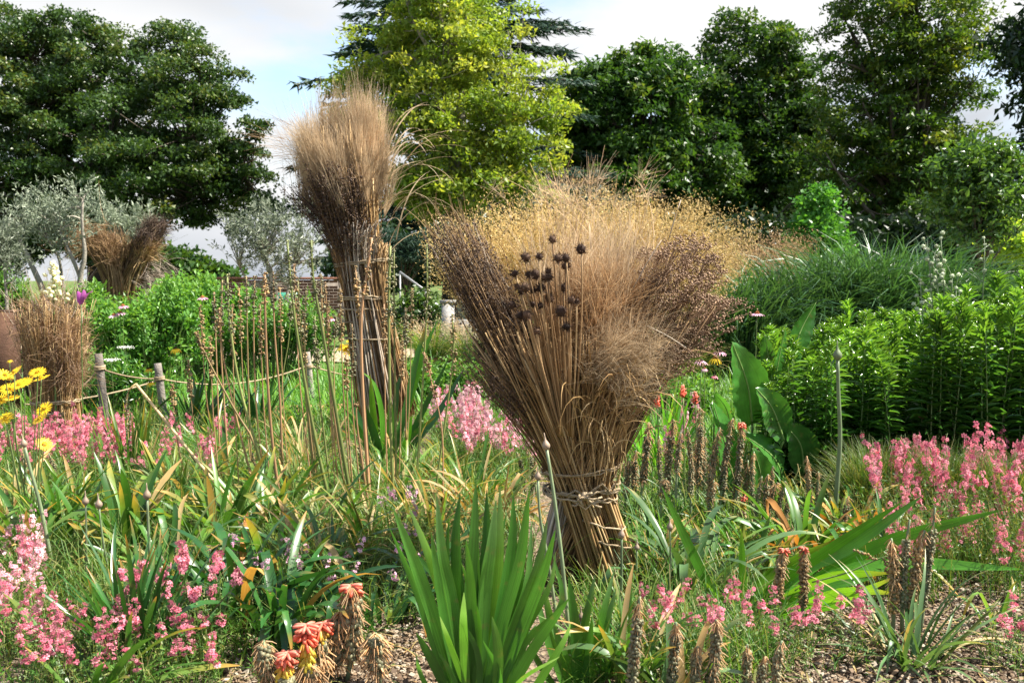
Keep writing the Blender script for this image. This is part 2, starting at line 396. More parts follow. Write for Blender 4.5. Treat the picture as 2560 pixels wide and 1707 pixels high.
D('red_floret', [(.72, .12, .06), (.80, .20, .12), (.84, .28, .20)], rough=.4, spec=.35, trans=.2, tcol=1.0)
D('yellow_floret', [(.62, .50, .06), (.72, .56, .07), (.74, .42, .08)], rough=.4, spec=.35, trans=.25, tcol=1.0)
D('dead_floret', [(.32, .18, .085), (.50, .31, .16), (.60, .42, .24), (.62, .33, .13)], rough=.7, spec=.2, trans=.15, tcol=1.0)
D('seed_pod', [(.085, .085, .045), (.15, .145, .075), (.26, .24, .14)], rough=.5, spec=.35)
D('brown_pod', [(.17, .13, .065), (.26, .19, .09), (.40, .23, .09)], rough=.6, spec=.3)
D('yellow_petal', [(.80, .50, .02), (.86, .62, .03)], rough=.5, spec=.25, trans=.3, tcol=1.0)
D('magenta_petal', [(.50, .10, .42), (.62, .16, .50)], rough=.5, spec=.25, trans=.3, tcol=1.0)
D('cream_petal', [(.66, .64, .40), (.78, .75, .52)], rough=.5, spec=.25, trans=.3, tcol=1.0)
D('white_petal', [(.72, .74, .66), (.80, .80, .76)], rough=.55, spec=.25, trans=.2, tcol=1.0)
D('orange_cone', [(.30, .10, .03), (.42, .16, .05)], rough=.7, spec=.2)
D('bud', [(.22, .16, .11), (.32, .24, .18)], rough=.5, spec=.3)
D('pale_head', [(.38, .44, .28), (.50, .55, .38)], rough=.6, spec=.25)
# ------------------------------------------------------------------ ground, path
def ground_material():
    m = bpy.data.materials.new('ground'); m.use_nodes = True; t = m.node_tree; L = t.links.new
    b = t.nodes['Principled BSDF']; b.inputs['Roughness'].default_value = .95; b.inputs['Specular IOR Level'].default_value = .15
    tc = t.nodes.new('ShaderNodeTexCoord')
    v = t.nodes.new('ShaderNodeTexVoronoi'); v.inputs['Scale'].default_value = 55; L(tc.outputs['Object'], v.inputs['Vector'])
    r = t.nodes.new('ShaderNodeValToRGB'); L(v.outputs['Color'], r.inputs[0])
    e = r.color_ramp.elements; e[0].color = (.06, .04, .027, 1); e[1].color = (.30, .23, .165, 1)
    n = t.nodes.new('ShaderNodeTexNoise'); n.inputs['Scale'].default_value = .35; n.inputs['Detail'].default_value = 4; L(tc.outputs['Object'], n.inputs['Vector'])
    s = t.nodes.new('ShaderNodeSeparateXYZ'); L(tc.outputs['Object'], s.inputs[0])
    g = t.nodes.new('ShaderNodeMapRange'); L(s.outputs[1], g.inputs[0]); g.inputs[1].default_value = 9.0; g.inputs[2].default_value = 13.0
    mx = t.nodes.new('ShaderNodeMix'); mx.data_type = 'RGBA'; L(g.outputs[0], mx.inputs[0]); L(r.outputs[0], mx.inputs[6])
    r2 = t.nodes.new('ShaderNodeValToRGB'); L(n.outputs[0], r2.inputs[0]); e = r2.color_ramp.elements
    e[0].color = (.05, .09, .02, 1); e[0].position = .35; e[1].color = (.13, .17, .05, 1); e[1].position = .65
    L(r2.outputs[0], mx.inputs[7]); L(mx.outputs[2], b.inputs['Base Color'])
    bp = t.nodes.new('ShaderNodeBump'); bp.inputs['Strength'].default_value = .8; bp.inputs['Distance'].default_value = .02
    L(v.outputs['Distance'], bp.inputs['Height']); L(bp.outputs[0], b.inputs['Normal'])
    return m
mb = MB()
gx = np.concatenate([[-1500, -300, -60], np.linspace(-20, 20, 41), [60, 300, 1500]])
gy = np.concatenate([[-40, -5, 0], np.linspace(2, 30, 41), [45, 80, 300, 1500]])
XX, YY = np.meshgrid(gx, gy); ZZ = 0.012 * np.sin(XX * 1.7) * np.cos(YY * 1.3) * (np.abs(XX) < 18) * (YY < 28) - .014
idx = np.arange(XX.size).reshape(XX.shape)
mb.add(np.stack([XX, YY, ZZ], -1), quads=np.stack([idx[:-1, :-1], idx[:-1, 1:], idx[1:, 1:], idx[1:, :-1]], -1).reshape(-1, 4))
setting(mb, 'ground', ground_material())

mb = MB()                                                   # pale gravel path crossing behind the bed
c = poly([(-14, 21.5, .004), (-6, 19.5, .004), (-1.2, 18.4, .004), (2.4, 18.6, .004), (6, 17.0, .004), (14, 15.6, .004)], 30)[None]
sd_ = np.tile(np.array([0.05, 1.0, 0]), (1, 30, 1)); ribbons(mb, c, sd_, np.array([3.4]))
setting(mb, 'path', M['path_gravel'])

# gravel that shows between the plants
def gravel(n, regions):
    mb = MB(); pos = []
    for (x0, x1, y0, y1, w) in regions:
        k = int(n * w); px = RNG.uniform(x0, x1, k); py = RNG.uniform(y0, y1, k) if True else 0
        for a, b in zip(px, py): pos.append(G(a, b))
    pos = np.array(pos); N = len(pos)
    s = np.exp(RNG.normal(math.log(.0075), .38, N)); sc = np.stack([s, s * RNG.uniform(.7, 1.4, N), s * RNG.uniform(.45, .8, N)], -1)
    pos[:, 2] = RNG.uniform(-.004, .012, N)
    dr = nrm(np.stack([RNG.normal(size=N), RNG.normal(size=N), RNG.normal(size=N) * .25], -1))
    R = frames(dr, np.array([0, 0, 1.0]) + RNG.normal(size=(N, 3)) * .2)
    a_ = np.arange(4) * np.pi / 2; tv = np.concatenate([np.stack([np.cos(a_), np.sin(a_) * .9, np.full(4, -.3)], -1) * 1.05, np.stack([np.cos(a_ + .7) * .72, np.sin(a_ + .7) * .66, np.full(4, .72)], -1)])
    tq = [[0, 1, 5, 4], [1, 2, 6, 5], [2, 3, 7, 6], [3, 0, 4, 7], [4, 5, 6, 7]]
    scatter(mb, tv, pos, R, sc, quads=tq)
    return setting(mb, 'gravel', M['pebble'], kind='stuff', label='loose brown and cream gravel between the plants', smooth=False)
gravel(20000, [(880, 1130, 1470, 1730, .16), (1900, 2600, 1390, 1730, .46), (560, 900, 1560, 1730, .1), (100, 560, 1330, 1560, .1), (1500, 1950, 1450, 1730, .18)])
def litter(n):                                              # straw bits and dead leaf scraps lying on the gravel
    mb = MB(); Yv = RNG.uniform(3.2, 6.2, n); p0 = np.stack([(RNG.uniform(-100, 2660, n) - 1280) / F * Yv, Yv, RNG.uniform(.008, .03, n)], -1)
    az = RNG.uniform(0, 6.28, n); p_, s_ = blade_paths(p0, az, RNG.uniform(1.3, 1.62, n), RNG.normal(0, .25, n), RNG.uniform(.03, .16, n), 5, drift=RNG.normal(0, .8, n)); p_[..., 2] = np.maximum(p_[..., 2], .006)
    ribbons(mb, p_, s_, RNG.uniform(.002, .009, n), prof=np.array([.5, 1, 1, .8, .2])); setting(mb, 'leaf_litter', M['daylily_dry'], kind='stuff', label='straw bits and dead leaf scraps lying on the gravel')
litter(2600)

# ------------------------------------------------------------------ trees
def crown_points(ells, Y, n, shell=.35):
    """clump centres inside a union of ellipsoids given as (px,py,rx,ry,dY)"""
    vol = np.array([e[2] ** 2 * e[3] for e in ells], float) ** .75; cnt = RNG.multinomial(n, vol / vol.sum()); pts = []
    for e, k in zip(ells, cnt):
        yy = Y + e[4]; s = yy / F; c = P(e[0], e[1], yy)
        d = sphere_dirs(k); r = RNG.random(k) ** shell
        pts.append(c + d * (r * RNG.uniform(.86, 1.06, k))[:, None] * np.array([e[2] * s, max(e[2], e[3]) * s * .8, e[3] * s]))
    return np.concatenate(pts)
def tree(name, label, px, Y, ells, clumps, leaves, clump_r, leaf, lm, bm, trunk_r, fork=.3, majors=26, group=None, aspect=.62, up=.7, droop=0.0, flat=.7, shell=.35, shape=0, top=None, leafname='crown', base_z=0, twig=True, trunk_top=None):
    base = GY(px, Y); base[2] = base_z
    th = thing(name, label, 'tree', base, group)
    C = crown_points(ells, Y, clumps, shell) - base
    C = C[C[:, 2] > .25]
    zt = C[:, 2].max(); cx = np.average(C[:, 0])
    tp = np.array([0, 0, -.1]), np.array([cx * .15, 0, zt * fork]), np.array([cx * .6, 0, zt * (.8 if trunk_top is None else trunk_top)])
    trunk = poly([tp[0], tp[1] * .5 + RNG.normal(size=3) * .02 * zt * fork, tp[1], (tp[1] + tp[2]) / 2 + RNG.normal(size=3) * .03 * zt * .4, tp[2]], 16)
    mb = MB(); tubes(mb, trunk, trunk_r * np.linspace(1, .18, 16) * np.where(np.arange(16) == 0, 1.4, 1), 9)
    tr = part(mb, 'trunk', bm, th)
    # limbs to some of the clumps, twigs to the rest
    mb = MB(); mi = RNG.choice(len(C), min(majors, len(C)), replace=False); T = C[mi]
    hz = np.clip(T[:, 2] * RNG.uniform(.35, .75, len(T)), zt * fork * .6, zt * .78)
    k = np.clip(np.searchsorted(trunk[:, 2], hz), 0, 15); A = trunk[k]
    mid = (A + T) / 2 + RNG.normal(size=T.shape) * .05 * zt + np.array([0, 0, .06 * zt])
    pa = bez(A, mid, T, 9); tubes(mb, pa, (trunk_r * .34) * np.linspace(1, .18, 9), 5)
    if twig:
        pp = pa[:, 3:].reshape(-1, 3); rest = np.delete(C, mi, 0); near = np.empty((len(rest), 3))
        for i in range(0, len(rest), 400):
            d2 = ((rest[i:i + 400, None] - pp[None]) ** 2).sum(-1); near[i:i + 400] = pp[d2.argmin(1)]
        tw = bez(near, (near + rest) / 2 + RNG.normal(size=rest.shape) * .02 * zt + np.array([0, 0, -.01 * zt]), rest, 5)
        tubes(mb, tw, trunk_r * .085 * np.linspace(1, .35, 5), 3, cap=False)
    part(mb, 'branches', bm, tr, kind='stuff')
    # leaves in clumps
    mb = MB(); per = RNG.multinomial(leaves, np.full(len(C), 1 / len(C))); ci = np.repeat(np.arange(len(C)), per)
    tcl = RNG.random(len(C)); sz = RNG.uniform(.6, 1.3, len(C))
    dd_ = sphere_dirs(len(ci)); dd_[:, 2] = np.where(dd_[:, 2] < -.25, -dd_[:, 2], dd_[:, 2])      # leaves sit on the outer, upper side of each clump
    pos = C[ci] + dd_ * (2.0 * clump_r * sz[ci] * RNG.random(len(ci)) ** .45)[:, None] * np.array([1, 1, flat]) + RNG.normal(size=(len(ci), 3)) * clump_r * .12
    n = nrm(RNG.normal(size=pos.shape) + np.array([0, 0, up])); d = np.cross(n, RNG.normal(size=pos.shape)) + np.array([0, 0, -droop])
    R = frames(d, n); s = leaf * RNG.uniform(.6, 1.25, len(pos)); sc = np.stack([s * aspect, s, s], -1)
    t = np.clip(tcl[ci] * .6 + RNG.random(len(pos)) * .4, 0, 1) ** 1.4
    if shape == 0 and Y > 25: scatter(mb, TRI, pos, R, sc * 1.22, tris=TRIT, t=t, tu=uv_of(TRI))
    elif shape == 0: scatter(mb, DIA, pos, R, sc, quads=DIAQ, t=t, tu=uv_of(DIA))
    else: scatter(mb, LEAF, pos, R, sc, quads=LEAFQ, tris=LEAFT, t=t, tu=uv_of(LEAF))
    part(mb, leafname, lm, th, kind='stuff', smooth=False)
    return th

tree('oak_tree', 'broad dark green oak filling the upper left behind the olive trees', 250, 46,
     [(150, 230, 260, 200, 0), (-60, 260, 200, 220, 1), (430, 230, 150, 170, -1), (520, 340, 130, 150, -2), (330, 420, 290, 190, -2), (60, 470, 240, 160, -1), (560, 500, 130, 110, -1), (660, 540, 70, 50, -1), (230, 110, 90, 80, 0), (460, 120, 90, 70, 0), (40, 90, 100, 70, 0), (560, 240, 70, 70, -1), (600, 420, 60, 90, -1), (60, 580, 200, 90, 0), (-20, 660, 150, 70, 0), (190, 610, 110, 70, 0)],
     900, 190000, .37, .155, M['oak_leaf'], M['bark'], .55, fork=.28, majors=46, aspect=.7, shell=.42)
tree('cedar_tree', 'blue green cedar with level feathery boughs behind the yellow green tree', 1130, 43,
     [(1130, 150, 200, 200, 0), (1130, 420, 260, 160, 0)], 10, 100, .3, .1, M['cedar_needle'], M['bark'], .5, majors=8, twig=False)
def cedar_boughs():
    th = bpy.data.objects['cedar_tree']; base = np.array(th.location); Y = 43; s = Y / F
    mb, nb = MB(), MB(); px0 = 1130
    tiers = [(-60, 70), (0, 120), (60, 200), (110, 250), (160, 210), (215, 280), (300, 240), (380, 250), (450, 280), (510, 320), (560, 330), (610, 340), (660, 330)]
    for (py, w) in tiers:
        for k in range(15):
            a = RNG.uniform(0, 2 * np.pi); w2 = w * RNG.uniform(.9, 1.45) * s; o = P(px0, py + RNG.uniform(-18, 18), Y) - base
            tip = o + np.array([math.cos(a) * w2, math.sin(a) * w2 * .8, RNG.uniform(-.03, .06) * w2]); md = (o + tip) / 2 + np.array([0, 0, .07 * w2])
            pa = bez(o, md, tip, 14); tubes(mb, pa, np.linspace(.09, .015, 14), 4, cap=False)
            pts = pa[0, 3:]; ax = nrm(tip - o)
            n = 330; j = RNG.integers(0, len(pts), n); lat = np.cross(ax, [0, 0, 1.0]); sp = np.linspace(.5, .12, len(pts))[j] * w2 * .32
            off = RNG.uniform(-1, 1, n) * sp
            pos = pts[j] + lat * off[:, None] + np.stack([RNG.normal(size=n) * .12, RNG.normal(size=n) * .12, -np.abs(off) * .22 + RNG.normal(size=n) * .05], -1)
            d = ax + lat * (np.sign(off) * .8)[:, None] + RNG.normal(size=(n, 3)) * .35 + np.array([0, 0, -.35])
            sz = RNG.uniform(.22, .5, n); R = frames(d, np.array([0, 0, 1.0]) + RNG.normal(size=(n, 3)) * .5)
            scatter(nb, SLIM, pos, R, np.stack([sz * .24, sz, sz], -1), tris=TRIT)
    part(mb, 'bough', M['bark'], th, kind='stuff'); part(nb, 'needles', M['cedar_needle'], th, kind='stuff', smooth=False)
    for ch in list(th.children):
        if ch.name.startswith('crown'): bpy.data.objects.remove(ch)
cedar_boughs()
tree('acid_green_tree', 'tall yellow green tree with pale branches behind the tall sheaf', 1155, 33,
     [(1140, 60, 190, 150, 0), (1180, 190, 230, 130, 0), (1000, 210, 120, 70, 0), (1080, 330, 160, 120, -.5), (1280, 340, 160, 100, -.5), (1370, 280, 70, 60, -.5), (1180, 470, 200, 110, 0), (960, 300, 70, 80, 0), (1060, 470, 110, 90, -.5), (1300, 460, 110, 70, -.5), (1100, -30, 130, 90, 0), (905, 215, 90, 60, 0), (900, 310, 80, 60, 0), (960, 110, 80, 60, 0), (940, 410, 80, 70, 0)],
     480, 54000, .30, .15, M['yellow_leaf'], M['pale_bark'], .34, fork=.3, majors=34, aspect=.55, shell=.5, trunk_top=.9)
tree('chestnut_tree', 'rounded dark green tree right of the yellow green tree', 1560, 46,
     [(1560, 300, 190, 170, 0), (1620, 200, 130, 90, 0), (1450, 260, 100, 90, 0), (1520, 480, 200, 140, -1), (1700, 420, 150, 160, 0), (1420, 430, 80, 120, 0)],
     480, 70000, .42, .23, M['chestnut_leaf'], M['bark'], .5, majors=30, aspect=.6, up=1.0, droop=.3, shell=.42)
tree('lime_tree', 'round topped mid green tree between the chestnut and the tallest tree', 1880, 49,
     [(1880, 140, 140, 110, 0), (2000, 420, 130, 160, -1), (1900, 320, 200, 150, 0), (1800, 300, 120, 120, -1), (1860, 480, 200, 150, -1), (1990, 260, 90, 120, 0)],
     480, 68000, .42, .22, M['chestnut_leaf'], M['bark'], .5, majors=30, aspect=.6, shell=.42)
tree('ash_tree', 'tallest loose crowned tree with bare limbs showing against the sky', 2290, 41,
     [(2250, 60, 220, 140, 0), (2330, 190, 200, 130, 0), (2150, 200, 150, 120, 0), (2240, 330, 240, 130, 0), (2400, 110, 110, 120, 0), (2140, 400, 210, 120, 0), (2330, 430, 200, 120, 0), (2200, 540, 260, 120, 0), (2230, -60, 180, 100, 0)],
     520, 56000, .36, .19, M['olive_green_leaf'], M['bark'], .42, fork=.2, majors=60, aspect=.5, shell=.62, trunk_top=.95)
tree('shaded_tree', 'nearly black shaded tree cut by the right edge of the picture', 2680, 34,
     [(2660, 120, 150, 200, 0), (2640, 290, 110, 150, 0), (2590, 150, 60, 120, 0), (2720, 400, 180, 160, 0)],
     170, 17000, .4, .24, M['shade_dark_leaf'], M['bark'], .35, majors=18, aspect=.5, droop=.4, shell=.5)
tree('apple_tree', 'small glossy leaved tree on a slim bare trunk behind the goldenrod', 2447, 18,
     [(2420, 480, 110, 110, 0), (2470, 420, 90, 90, 0), (2500, 540, 90, 90, 0), (2370, 440, 60, 60, 0), (2430, 590, 100, 60, 0)],
     130, 5200, .2, .13, M['apple_leaf'], M['bark'], .075, fork=.45, majors=26, aspect=.5, shape=1, shell=.6)
tree('maple_sapling', 'bright green sapling standing against the dark trees above the grass mound', 2050, 22,
     [(2050, 520, 45, 50, 0), (2040, 590, 70, 60, 0), (2070, 640, 70, 50, 0), (2055, 480, 20, 20, 0)],
     90, 5200, .16, .12, M['bright_leaf'], M['bark'], .05, fork=.3, majors=14, aspect=.7, shell=.6)

def shrub(name, label, px, Y, ells, clumps, leaves, clump_r, leaf, lm, cat='shrub', **k):
    o = tree(name, label, px, Y, ells, clumps, leaves, clump_r, leaf, lm, M['bark'], k.pop('trunk_r', .05), fork=.15, leafname='foliage', **k)
    o['category'] = cat; return o
shrub('laurel_hedge', 'deep shaded hedge under the right hand trees', 2050, 37, [(1500 + 100 * i, 640, 110, 90, 0) for i in range(13)], 420, 34000, .42, .24, M['shade_dark_leaf'], cat='hedge', majors=20, twig=False)
shrub('shade_fill_shrub', 'dark leafy mass added for the shade below the yellow green tree', 1130, 27, [(900, 680, 90, 70, 0), (1010, 660, 110, 90, 0), (1140, 640, 120, 90, 0), (1270, 630, 120, 90, 0), (1390, 610, 110, 90, 0)], 220, 16000, .3, .18, M['shade_dark_leaf'], majors=14, twig=False)  # dark foliage added to stand in for deep shade under the tree
shrub('juniper_shrub', 'blue green spreading conifer beside the tall sheaf', 1010, 21, [(1020, 650, 80, 40, 0), (960, 620, 70, 40, 0), (1060, 620, 60, 40, 0)], 110, 9000, .14, .12, M['cedar_needle'], majors=10, aspect=.25)
shrub('laurel_bush', 'glossy dark evergreen bush beside the concrete pillar', 1040, 17.5, [(1045, 790, 55, 60, 0), (1010, 820, 40, 50, 0), (1080, 830, 40, 50, 0)], 90, 5200, .1, .085, M['apple_leaf'], majors=8)
shrub('hawthorn_bush', 'mid green rounded bush in the gap below the oak', 440, 26, [(420, 665, 60, 45, 0), (480, 690, 60, 40, 0), (540, 710, 60, 40, 0), (390, 690, 40, 40, 0)], 120, 9000, .2, .14, M['chestnut_leaf'], majors=8)
shrub('golden_shrub', 'yellow leaved shrub glimpsed below the small glossy tree', 2540, 30, [(2530, 610, 50, 60, 0), (2590, 640, 60, 60, 0)], 40, 2600, .2, .16, M['yellow_leaf'], majors=6)
shrub('shaded_woodland', 'black shaded wood closing the gap behind the right hand trees', 2000, 56, [(1380 + 140 * i, 560, 150, 150, 0) for i in range(10)], 260, 26000, .6, .42, M['shade_dark_leaf'], cat='woodland', majors=14, twig=False)
def olive(name, label, px, Y, trunks, ells, clumps, leaves):
    base = GY(px, Y); th = thing(name, label, 'tree', base)
    C = crown_points(ells, Y, clumps, .6) - base
    ends = []
    for pts, r in trunks:
        mb = MB(); pth = poly([P(a, b, Y + dy) - base for a, b, dy in pts], 14); tubes(mb, pth, np.linspace(r, r * .3, 14), 8)
        part(mb, 'trunk', M['pale_bark'], th); ends.append(pth[5:])
    pp = np.concatenate(ends); d2 = ((C[:, None] - pp[None]) ** 2).sum(-1); A = pp[d2.argmin(1)]
    mb = MB(); tubes(mb, bez(A, (A + C) / 2 + np.array([0, 0, .05]), C, 6), np.linspace(.014, .004, 6), 4, cap=False)
    part(mb, 'twigs', M['pale_bark'], th, kind='stuff')
    # leafy shoots
    mb = MB(); n = leaves; ci = RNG.integers(0, len(C), n); sh = nrm(RNG.normal(size=(len(C), 3)) * .6 + np.array([0, 0, .9]))
    f = RNG.random(n); pos = C[ci] + sh[ci] * (f * .46 * Y / 13 - .08)[:, None] + RNG.normal(size=(n, 3)) * .03
    d = sh[ci] * .8 + RNG.normal(size=(n, 3)) * .6; s = RNG.uniform(.045, .09, n) * Y / 13
    scatter(mb, DIA, pos, frames(d), np.stack([s * .26, s, s], -1), quads=DIAQ, tu=uv_of(DIA))
    part(mb, 'crown', M['silver_leaf'], th, kind='stuff', smooth=False)
olive('olive_tree', 'silver leaved olive with several pale bare stems behind the small left sheaf', 150, 13.5,
      [([(205, 830, 0), (200, 700, 0), (212, 640, 0), (205, 560, 0), (207, 500, 0)], .05), ([(190, 800, .1), (205, 715, .1), (178, 640, 0), (150, 580, 0)], .05),
       ([(130, 800, 0), (105, 720, 0), (75, 655, 0), (50, 600, 0), (20, 560, 0)], .055), ([(195, 770, .2), (160, 725, .2), (148, 650, .1), (120, 600, 0)], .035)],
      [(60, 550, 45, 50, 0), (120, 545, 60, 45, .1), (190, 520, 35, 45, 0), (100, 600, 60, 40, 0), (170, 570, 40, 50, 0), (15, 620, 25, 40, 0), (210, 485, 15, 25, 0), (150, 620, 30, 30, 0)], 80, 3400)
olive('grey_olive_tree', 'grey olive with a dense round crown left of the tall sheaf', 690, 19,
      [([(690, 880, 0), (688, 760, 0), (680, 690, 0), (660, 640, 0)], .11), ([(690, 860, 0), (720, 730, .2), (740, 660, .2)], .06), ([(690, 800, 0), (630, 720, 0), (600, 670, 0)], .05)],
      [(680, 620, 80, 60, 0), (740, 600, 60, 70, 0), (620, 640, 60, 50, 0), (780, 640, 40, 50, 0), (700, 690, 70, 40, 0), (590, 600, 40, 40, 0), (660, 570, 50, 40, 0)], 120, 5000)
olive('young_olive_tree', 'slender olive sprig tree at the left picture edge', 20, 12.5,
      [([(18, 830, 0), (16, 740, 0), (8, 660, 0)], .03)], [(10, 640, 35, 50, 0), (-20, 600, 40, 50, 0), (25, 700, 25, 30, 0)], 40, 2600)
olive('thin_olive_tree', 'thin olive behind the far flared sheaf', 330, 19,
      [([(330, 850, 0), (328, 700, 0), (335, 600, 0)], .05)], [(262, 560, 25, 40, 0), (300, 590, 40, 30, 0), (345, 600, 40, 30, 0), (250, 610, 20, 30, 0)], 70, 3800)

# ------------------------------------------------------------------ wall, bench, board, pillar, rail
def brick_wall():
    Y = 25.0; a = P(500, 760, Y); L = 3.6; base = np.array([a[0], Y, 0]); H = 1.42
    th = thing('brick_wall', 'low red brick garden wall behind the grey olive', 'wall', base)
    mb = MB(); box(mb, (L / 2, .12, H / 2 - .02), (L, .2, H - .04)); part(mb, 'mortar_core', M['mortar'], th)
    bm_ = MB(); box(bm_, (0, 0, 0), (.205, .1, .063)); me = bm_.mesh('brick', M['brick'], False)
    meshes = []
    for k in range(4):
        q = MB(); box(q, (0, 0, 0), (.205, .1, .063), t=k / 3); meshes.append(q.mesh('brick', M['brick'], False))
    n = 0
    for r in range(7, 19):
        for c in range(17):
            x = .11 + c * .216 + (.108 if r % 2 else 0)
            if x > L - .1: continue
            o = link('brick', meshes[RNG.integers(4)], th, (x, .065 + RNG.normal() * .003, .04 + r * .0735)); n += 1
    mb = MB(); box(mb, (L / 2, .12, H + .02), (L + .1, .3, .06)); part(mb, 'coping', M['brick'], th)
brick_wall()
def bench():
    Y = 21.0; base = GY(648, Y); th = thing('garden_bench', 'slatted grey bench in front of the brick wall', 'bench', base)
    for i in range(11):
        mb = MB(); box(mb, (-.75 + i * .15, .22, .72), (.05, .025, .36)); part(mb, 'back_slat', M['wood_post'], th)
    for z in (.54, .92):
        mb = MB(); box(mb, (0, .22, z), (1.7, .05, .06)); part(mb, 'back_rail', M['wood_post'], th)
    for i in range(4):
        mb = MB(); box(mb, (0, -.2 + i * .11, .44), (1.7, .09, .03)); part(mb, 'seat_slat', M['wood_post'], th)
    for x in (-.8, .8):
        for y in (-.22, .22):
            mb = MB(); box(mb, (x, y, .22 if y < 0 else .46), (.06, .06, .44 if y < 0 else .92)); part(mb, 'leg', M['wood_post'], th)
        mb = MB(); box(mb, (x, -.01, .64), (.07, .5, .04)); part(mb, 'armrest', M['wood_post'], th)
bench()
def board():
    Y = 20.0; base = GY(712, Y); th = thing('notice_board', 'small green and white notice board on a post by the olive', 'sign', base)
    mb = MB(); box(mb, (0, .03, .45), (.05, .05, .9)); part(mb, 'post', M['dark_wood'], th)
    mb = MB(); box(mb, (0, 0, 1.0), (.5, .02, .3)); part(mb, 'panel', M['sign_green'], th)
    mb = MB(); box(mb, (.13, -.014, 1.0), (.18, .01, .22)); part(mb, 'notice', M['white_petal'], th)
board()
def pillar():
    Y = 17.0; base = GY(1120, Y); th = thing('concrete_pillar', 'grey concrete pillar partly hidden behind the flared central sheaf', 'pillar', base)
    mb = MB(); box(mb, (0, 0, .5), (.2, .3, 1.0)); part(mb, 'shaft', M['concrete'], th); mb = MB(); box(mb, (0, 0, 1.03), (.26, .36, .06)); part(mb, 'cap', M['concrete'], th)
    base = GY(1150, 17.6); th = thing('concrete_block_wall', 'low grey concrete wall beside the pillar', 'wall', base)
    mb = MB(); box(mb, (.2, 0, .35), (.6, .3, .7)); part(mb, 'block', M['concrete'], th)
    a, b = P(1000, 680, 19), P(1065, 728, 18.4); base = np.array([a[0], 19, 0]); th = thing('handrail', 'slanting pale metal handrail beside the dark bush', 'handrail', base)
    mb = MB(); tubes(mb, np.array([a, b]) - base, .022, 8); part(mb, 'rail', M['pale_metal'], th)
    for p in (a, b):
        mb = MB(); q = p - base; tubes(mb, np.array([[q[0], q[1], 0], q]), .018, 6); part(mb, 'post', M['pale_metal'], th)
pillar()
def rusty_panel():
    Y = 10.0; base = GY(0, Y); th = thing('steel_panel', 'rust brown steel panel with a dark post at the left edge', 'panel', base)
    a, b = P(-60, 780, Y) - base, P(48, 780, Y) - base
    mb = MB(); box(mb, ((a[0] + b[0]) / 2, 0, a[2] / 2), (b[0] - a[0], .03, a[2])); part(mb, 'sheet', M['rusty_steel'], th)
    mb = MB(); box(mb, ((a[0] + b[0]) / 2, 0, a[2] + .012), (b[0] - a[0] + .02, .07, .02)); part(mb, 'top_rail', M['rusty_steel'], th)
    mb = MB(); box(mb, (b[0] + .05, .04, a[2] / 2 - .02), (.07, .07, a[2] - .04)); part(mb, 'post', M['dark_metal'], th)
rusty_panel()
def edging(label, x0, x1, Y, h=.14, dy=0.0):
    a, b = GY(x0, Y), GY(x1, Y + dy); base = (a + b) / 2; L = np.linalg.norm(b - a); th = thing('timber_edging', label, 'edging board', base, None, math.atan2(b[1] - a[1], b[0] - a[0]))
    mb = MB(); box(mb, (0, 0, h / 2), (L, .04, h)); part(mb, 'board', M['edging_wood'], th)
    for k in (-.3, .3):
        mb = MB(); box(mb, (L * k, .04, h / 2 - .02), (.04, .035, h - .02)); part(mb, 'peg', M['edging_wood'], th)
edging('brown timber edging board behind the rope fence posts', 130, 480, 10.6)
edging('timber edging board along the near side of the pale path', 1000, 1250, 16.2)
edging('timber edging board right of the flared central sheaf', 1590, 1840, 13.5, dy=.6)
edging('timber edging board behind the tall seed stalks', 560, 860, 9.8, dy=.3)

def rope_fence():
    Y = 9.3; posts = [(250, 884, 9.2), (398, 908, 9.6), (772, 880, 10.6)]
    base = GY(398, 9.6); th = thing('rope_fence', 'low fence of round grey posts strung with rope', 'fence', base)
    tops = []
    for i, (x, y, Yp) in enumerate(posts):
        top = P(x - 4, y, Yp) - base; bot = GY(x + 8, Yp) - base; tops.append((top, bot))
        n = 8; pth = poly([bot, (top + bot) / 2, top], n); r = .038 if i < 2 else .032
        mb = MB(); tubes(mb, pth, np.where(np.arange(n) == n - 1, r * .93, r), 12); po = part(mb, 'post', M['wood_post'], th)
        for k in range(3):
            c = top + (bot - top) * (.16 + .022 * k + (.06 if i else 0)); a = np.linspace(0, 2 * np.pi, 15)
            mb = MB(); tubes(mb, np.stack([c[0] + np.cos(a) * (r + .007), c[1] + np.sin(a) * (r + .007), c[2] + .006 * np.sin(a * 1.0 + k)], -1), .009, 6); part(mb, 'rope_wrap', M['twine'], po)
    def rope(a, b, sag, r=.008):
        mb = MB(); K = 22; s = np.linspace(0, 1, K)[:, None]; p = a + (b - a) * s; p[:, 2] -= sag * 4 * (s * (1 - s))[:, 0]; tubes(mb, p, r, 6); part(mb, 'rope', M['twine'], th)
    f = lambda i, q: tops[i][0] + (tops[i][1] - tops[i][0]) * q
    lf = P(150, 990, 9.0) - base
    rope(lf, f(0, .17), .06); rope(f(0, .19), f(1, .25), .03); rope(f(1, .25), f(2, .22), .12); rope(f(2, .22), P(1080, 935, 11.6) - base, .1)
    rope(P(180, 1000, 9.0) - base, f(1, .27), .02); rope(P(60, 1010, 8.9) - base, P(180, 1000, 9.0) - base, .02)
rope_fence()
